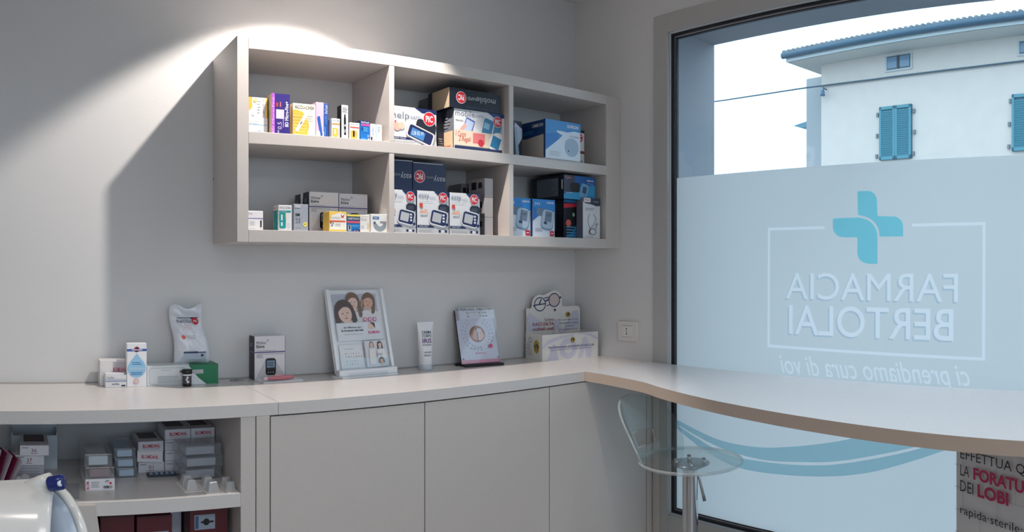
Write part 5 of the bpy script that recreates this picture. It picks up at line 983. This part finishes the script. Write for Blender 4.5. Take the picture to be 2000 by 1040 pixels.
q = MB(); q.lathe([(0.0255, 0.53), (0.0255, 0.05)], CH, n=36); q.lathe([(0.031, 0.54), (0.031, 0.50), (0.026, 0.49)], CH, n=36); q.build('lower_post', e)
q = MB(); rgt = Vector((cos(sa), -sin(sa), 0)); q.tube([Vector((0, 0, ZSt-0.035)), rgt*0.03+Vector((0, 0, ZSt-0.05)), rgt*0.052+Vector((0, 0, ZSt-0.115))-Vector((0, 0, 0.03))], [0.004, 0.005, 0.0062], CH, 12); q.build('height_lever', e)
q = MB(); q.lathe([(0, 0.05), (0.04, 0.048), (0.12, 0.03), (0.2, 0.012), (0.205, 0.004), (0.205, 0)], CH, n=64); q.build('base_plate', e)

# ================================================================ ROLL-UP BANNER
L0 = Vector((2.3*sin(az(1868)), 2.3*cos(az(1868)), 0)); td = Vector((cos(2.08), -sin(2.08), 0)); tang = atan2(td.y, td.x)
e = empty('roll_up_banner', L0, rz=tang, label='roll-up advertising banner with white brick print under the window counter', category='banner')
BW_ = 0.60
c = Carton(BW_, 0.002, 0.98, W2(232, 230, 233), bev=0.0003)
for o_ in range(14):
    z0 = 0.03+o_*0.068
    c.rect('front', 0, z0/0.98, 1, (z0+0.0016)/0.98, W2(196, 194, 198))
    for k in range(5):
        u = (k*0.24+(0.12 if o_ % 2 else 0))+0.06
        if u < 1: c.rect('front', u, z0/0.98, u+0.003, (z0+0.068)/0.98, W2(196, 194, 198))
MGN = W2(200, 40, 96)
def bt(st, u0, z0, u1, z1, m, bold=0.0): c.text('front', st, u0, (z0-0.05)/0.98, u1, (z1-0.05)/0.98, m, bold=bold)
bt('EFFETTUA QUI', 0.045, 0.914, 0.56, 0.948, DK); bt('LA', 0.045, 0.868, 0.11, 0.901, DK); bt('FORATURA', 0.14, 0.866, 0.60, 0.903, MGN, 0.035); bt('DEI', 0.045, 0.821, 0.14, 0.854, DK); bt('LOBI', 0.17, 0.819, 0.38, 0.857, MGN, 0.035)
bt('rapida·sterile·sicura', 0.045, 0.745, 0.66, 0.778, DK)
c.build('printed_panel', e, (0, 0, 0.05))
q = MB(); q.box((-0.01, -0.04, 0), (BW_+0.01, 0.06, 0.05), mat((150, 150, 155), 0.3, metal=0.8), bev=0.006); q.build('base_case', e)
q = MB(); q.tube([(BW_/2, 0.02, 0.05), (BW_/2, 0.02, 1.02)], 0.006, CH); q.build('support_pole', e)
q = MB(); q.box((0, -0.004, 1.025), (BW_, 0.008, 1.04), mat((150, 150, 155), 0.3, metal=0.8)); q.build('top_rail', e)

# ================================================================ OUTSIDE
bx('street', (-60, -60, -0.35), (70, 60, -0.2), mat((120, 122, 126), 0.8, var=0.06, scale=3), kind='structure')
HN, HD_ = 1.6797, 17.0
hn = Vector((sin(HN), cos(HN), 0)); ht = Vector((cos(HN), -sin(HN), 0))
def hpt(x, y, D=HD_): b = az(x)-HN; return D*tan(b), EYE+(520-y)/F*D/cos(b)        # (s along the facade, z)
HO = hn*HD_
he = empty('house', (HO.x, HO.y, -0.2), rz=atan2(ht.y, ht.x), label='cream two storey house across the street with teal shutters and tiled roof', category='house')
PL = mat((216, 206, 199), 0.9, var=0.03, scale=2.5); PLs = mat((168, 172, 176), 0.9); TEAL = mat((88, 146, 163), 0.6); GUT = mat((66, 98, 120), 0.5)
def hb_(name, s0, s1, d0, d1, z0, z1, m, par=he, bev=0.0): q = MB(); q.box((s0, d0, z0+0.2), (s1, d1, z1+0.2), m, bev=bev); return q.build(name, par)
# the depth axis of the local frame points away from the street
sL, _ = hpt(1604, 200); s2, _ = hpt(1575, 200, HD_+1.0)
zE = 7.03
hb_('wall', sL, 6.0, 0, 8, -0.2, zE, PL)
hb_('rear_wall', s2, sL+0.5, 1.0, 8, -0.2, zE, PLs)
sE, _ = hpt(1536, 110, HD_-0.8)
q = MB(); q.box((sE, -0.8, zE+0.2), (6.6, 9, zE+0.26), mat((206, 208, 204), 0.9)); q.box((sE, -0.82, zE+0.2), (6.6, -0.78, zE+0.34), mat((205, 215, 218), 0.8)); q.build('eave', he)
q = MB(); M_ = Matrix.Rotation(pi/2, 4, 'Y')
q.lathe([(0.085, 0), (0.085, 6.66-sE)], GUT, Matrix.Translation((sE-0.06, -0.9, zE+0.36)) @ Matrix.Rotation(pi/2, 4, 'Y'), n=16); q.build('gutter', he)
q = MB(); q.face([(sE-0.03, -0.88, zE+0.40), (6.6, -0.88, zE+0.40), (6.6, 4.0, zE+1.1), (sE+4, 4.0, zE+1.1)], mat((140, 160, 168), 0.9)); q.face([(sE-0.03, -0.88, zE+0.40), (sE+4, 4.0, zE+1.1), (sE-0.03, 8.8, zE+0.40)], mat((140, 160, 168), 0.9))
tm = mat((118, 128, 136), 0.9, var=0.18, scale=5)
x = sE+0.02
while x < 6.5:
    L = min(1.7, 0.3+(x-sE)*1.2)
    M_ = Matrix.Translation((x, -0.95, zE+0.43)) @ Matrix.Rotation(radians(-82), 4, 'X')
    q.lathe([(0, 0.0), (0.066, 0.0), (0.060, 0.4)], tm, M_, n=8)
    q.lathe([(0, 0.36), (0.068, 0.36), (0.060, 0.85)], tm, M_ @ Matrix.Translation((0, 0.015, 0)), n=8)
    if L > 1: q.lathe([(0, 0.8), (0.068, 0.8), (0.060, L)], tm, M_ @ Matrix.Translation((0, 0.03, 0)), n=8)
    x += 0.155
q.build('roof', he)
_, ZSB = hpt(1720, 314)
def shutter(xa, xb, yt, zb_):
    sa_, zt_ = hpt(xa, yt); sb_, _ = hpt(xb, yt-5); e = MB(); w_ = sb_-sa_; h_ = zt_-zb_
    e.box((0, -0.05, 0), (w_, 0.03, h_), mat((70, 110, 130), 0.6)) ; o = e.build('window', he, (sa_, 0, zb_+0.2))
    for k in range(2):
        q = MB(); x0_ = k*w_/2+0.004; x1_ = (k+1)*w_/2-0.004
        for a, b in (((x0_, -0.09, 0), (x0_+0.06, -0.05, h_)), ((x1_-0.06, -0.09, 0), (x1_, -0.05, h_)), ((x0_, -0.09, 0), (x1_, -0.05, 0.08)), ((x0_, -0.09, h_-0.08), (x1_, -0.05, h_))): q.box(a, b, TEAL)
        n = int((h_-0.16)/0.055)
        for i in range(n):
            z_ = 0.08+i*0.055; q.box((x0_+0.06, -0.018, 0), (x1_-0.06, 0.0, 0.045), TEAL, Matrix.Translation((0, -0.055, z_)) @ Matrix.Rotation(radians(25), 4, 'X'))
        q.build('shutter', o)
shutter(1720, 1782, 211, ZSB); shutter(1978, 2052, 186, ZSB); shutter(2250, 2330, 200, ZSB)
ZSB_dummy = 0
def attic(xa, xb, yt, yb):
    sa_, zt_ = hpt(xa, yt); sb_, _ = hpt(xb, yt); _, zb_ = hpt(xa, yb); w_, h_ = sb_-sa_, zt_-zb_
    q = MB(); fm = mat((190, 196, 198), 0.6)
    q.box((-0.06, -0.03, -0.05), (w_+0.05, -0.005, h_+0.03), fm); q.box((0, -0.034, 0), (w_, -0.03, h_), mat((70, 84, 96), 0.2)); q.box((w_/2-0.03, -0.05, 0), (w_/2+0.03, -0.034, h_), mat((60, 66, 72))); o = q.build('attic_window', he, (sa_, 0, zb_+0.2))
    q = MB()
    for a, b in (((0.02, -0.045, 0.03), (w_/2-0.04, -0.04, h_-0.03)), ((w_/2+0.04, -0.045, 0.03), (w_-0.02, -0.04, h_-0.03))): q.box(a, b, mat((110, 140, 165), 0.1))
    q.build('pane', o)
attic(1733, 1779, 112, 138); attic(1992, 2046, 82, 106)
# hinges pins by the shutters, wall lamp, side canopy
for (x, y) in ((1715, 225), (1714, 266), (1713, 306), (1786, 217), (1787, 258), (1785, 300), (1974, 198), (1972, 243), (1971, 287)):
    s, z = hpt(x, y); q = MB(); q.box((-0.03, -0.05, -0.05), (0.03, 0, 0.05), mat((120, 128, 134))); q.build('shutter_stay', he, (s, 0, z+0.2))
s, z = hpt(1614, 181); q = MB(); q.tube([(0, 0, 0.08), (0, -0.15, 0.1), (0, -0.18, 0)], 0.02, mat((90, 120, 150))); q.tube([(0, -0.18, 0.03), (0, -0.18, -0.12)], [0.05, 0.07], mat((100, 130, 160))); q.build('wall_lamp', he, (s, 0, z+0.2))
sa_, za_ = hpt(1549, 246, HD_+2); sb_, _ = hpt(1580, 246, HD_+2); q = MB(); q.prism([(sa_, 0), (sb_+0.4, 0.16), (sb_+0.4, -0.10), (sa_+0.3, -0.10)], 2.0, 4.0, mat((100, 140, 160)), Matrix(((1, 0, 0, 0), (0, 0, 1, 0), (0, 1, 0, za_+0.2), (0, 0, 0, 1)))); q.build('side_canopy', he)
# overhead cable
q = MB(); P3 = []
for x, y, D in ((1330, 208, 16.7), (1418, 195.5, 16.7), (1500, 183, 16.8), (1575, 171.5, 16.9), (1604, 168, 16.93), (1700, 156, 16.94), (1800, 143, 16.94), (1900, 131, 16.94), (2000, 119, 16.94), (2100, 108, 16.94)):
    b = az(x)-HN; s = D*tan(b); p = hn*D + ht*s; P3.append((p.x, p.y, EYE+(520-y)/F*D/cos(b)))
q.tube(P3, 0.022, mat((80, 105, 120), 0.7), 6)
q.build('overhead_cable', None, label='thin dark cable strung to the house facade', category='cable')
# distant hill
q = MB(); hv = []; D = 120
for i in range(25):
    a = az(1300)+(az(1475)-az(1300))*i/24; t = i/24; z = EYE + D*(0.135*(1-t)**0.7*(1+0.04*sin(i*2.3)) if t < 1 else 0)
    hv.append((D*sin(a), D*cos(a), z))
n = len(hv); q.mesh(hv + [(x*1.3, y*1.3, z*1.05) for x, y, z in hv] + [(x, y, -0.3) for x, y, z in hv], [(i, i+1, n+i+1, n+i) for i in range(n-1)] + [(2*n+i, 2*n+i+1, i+1, i) for i in range(n-1)], mat((92, 132, 150), 0.95, var=0.2, scale=0.5), True)
q.build('hill', None, kind='structure')
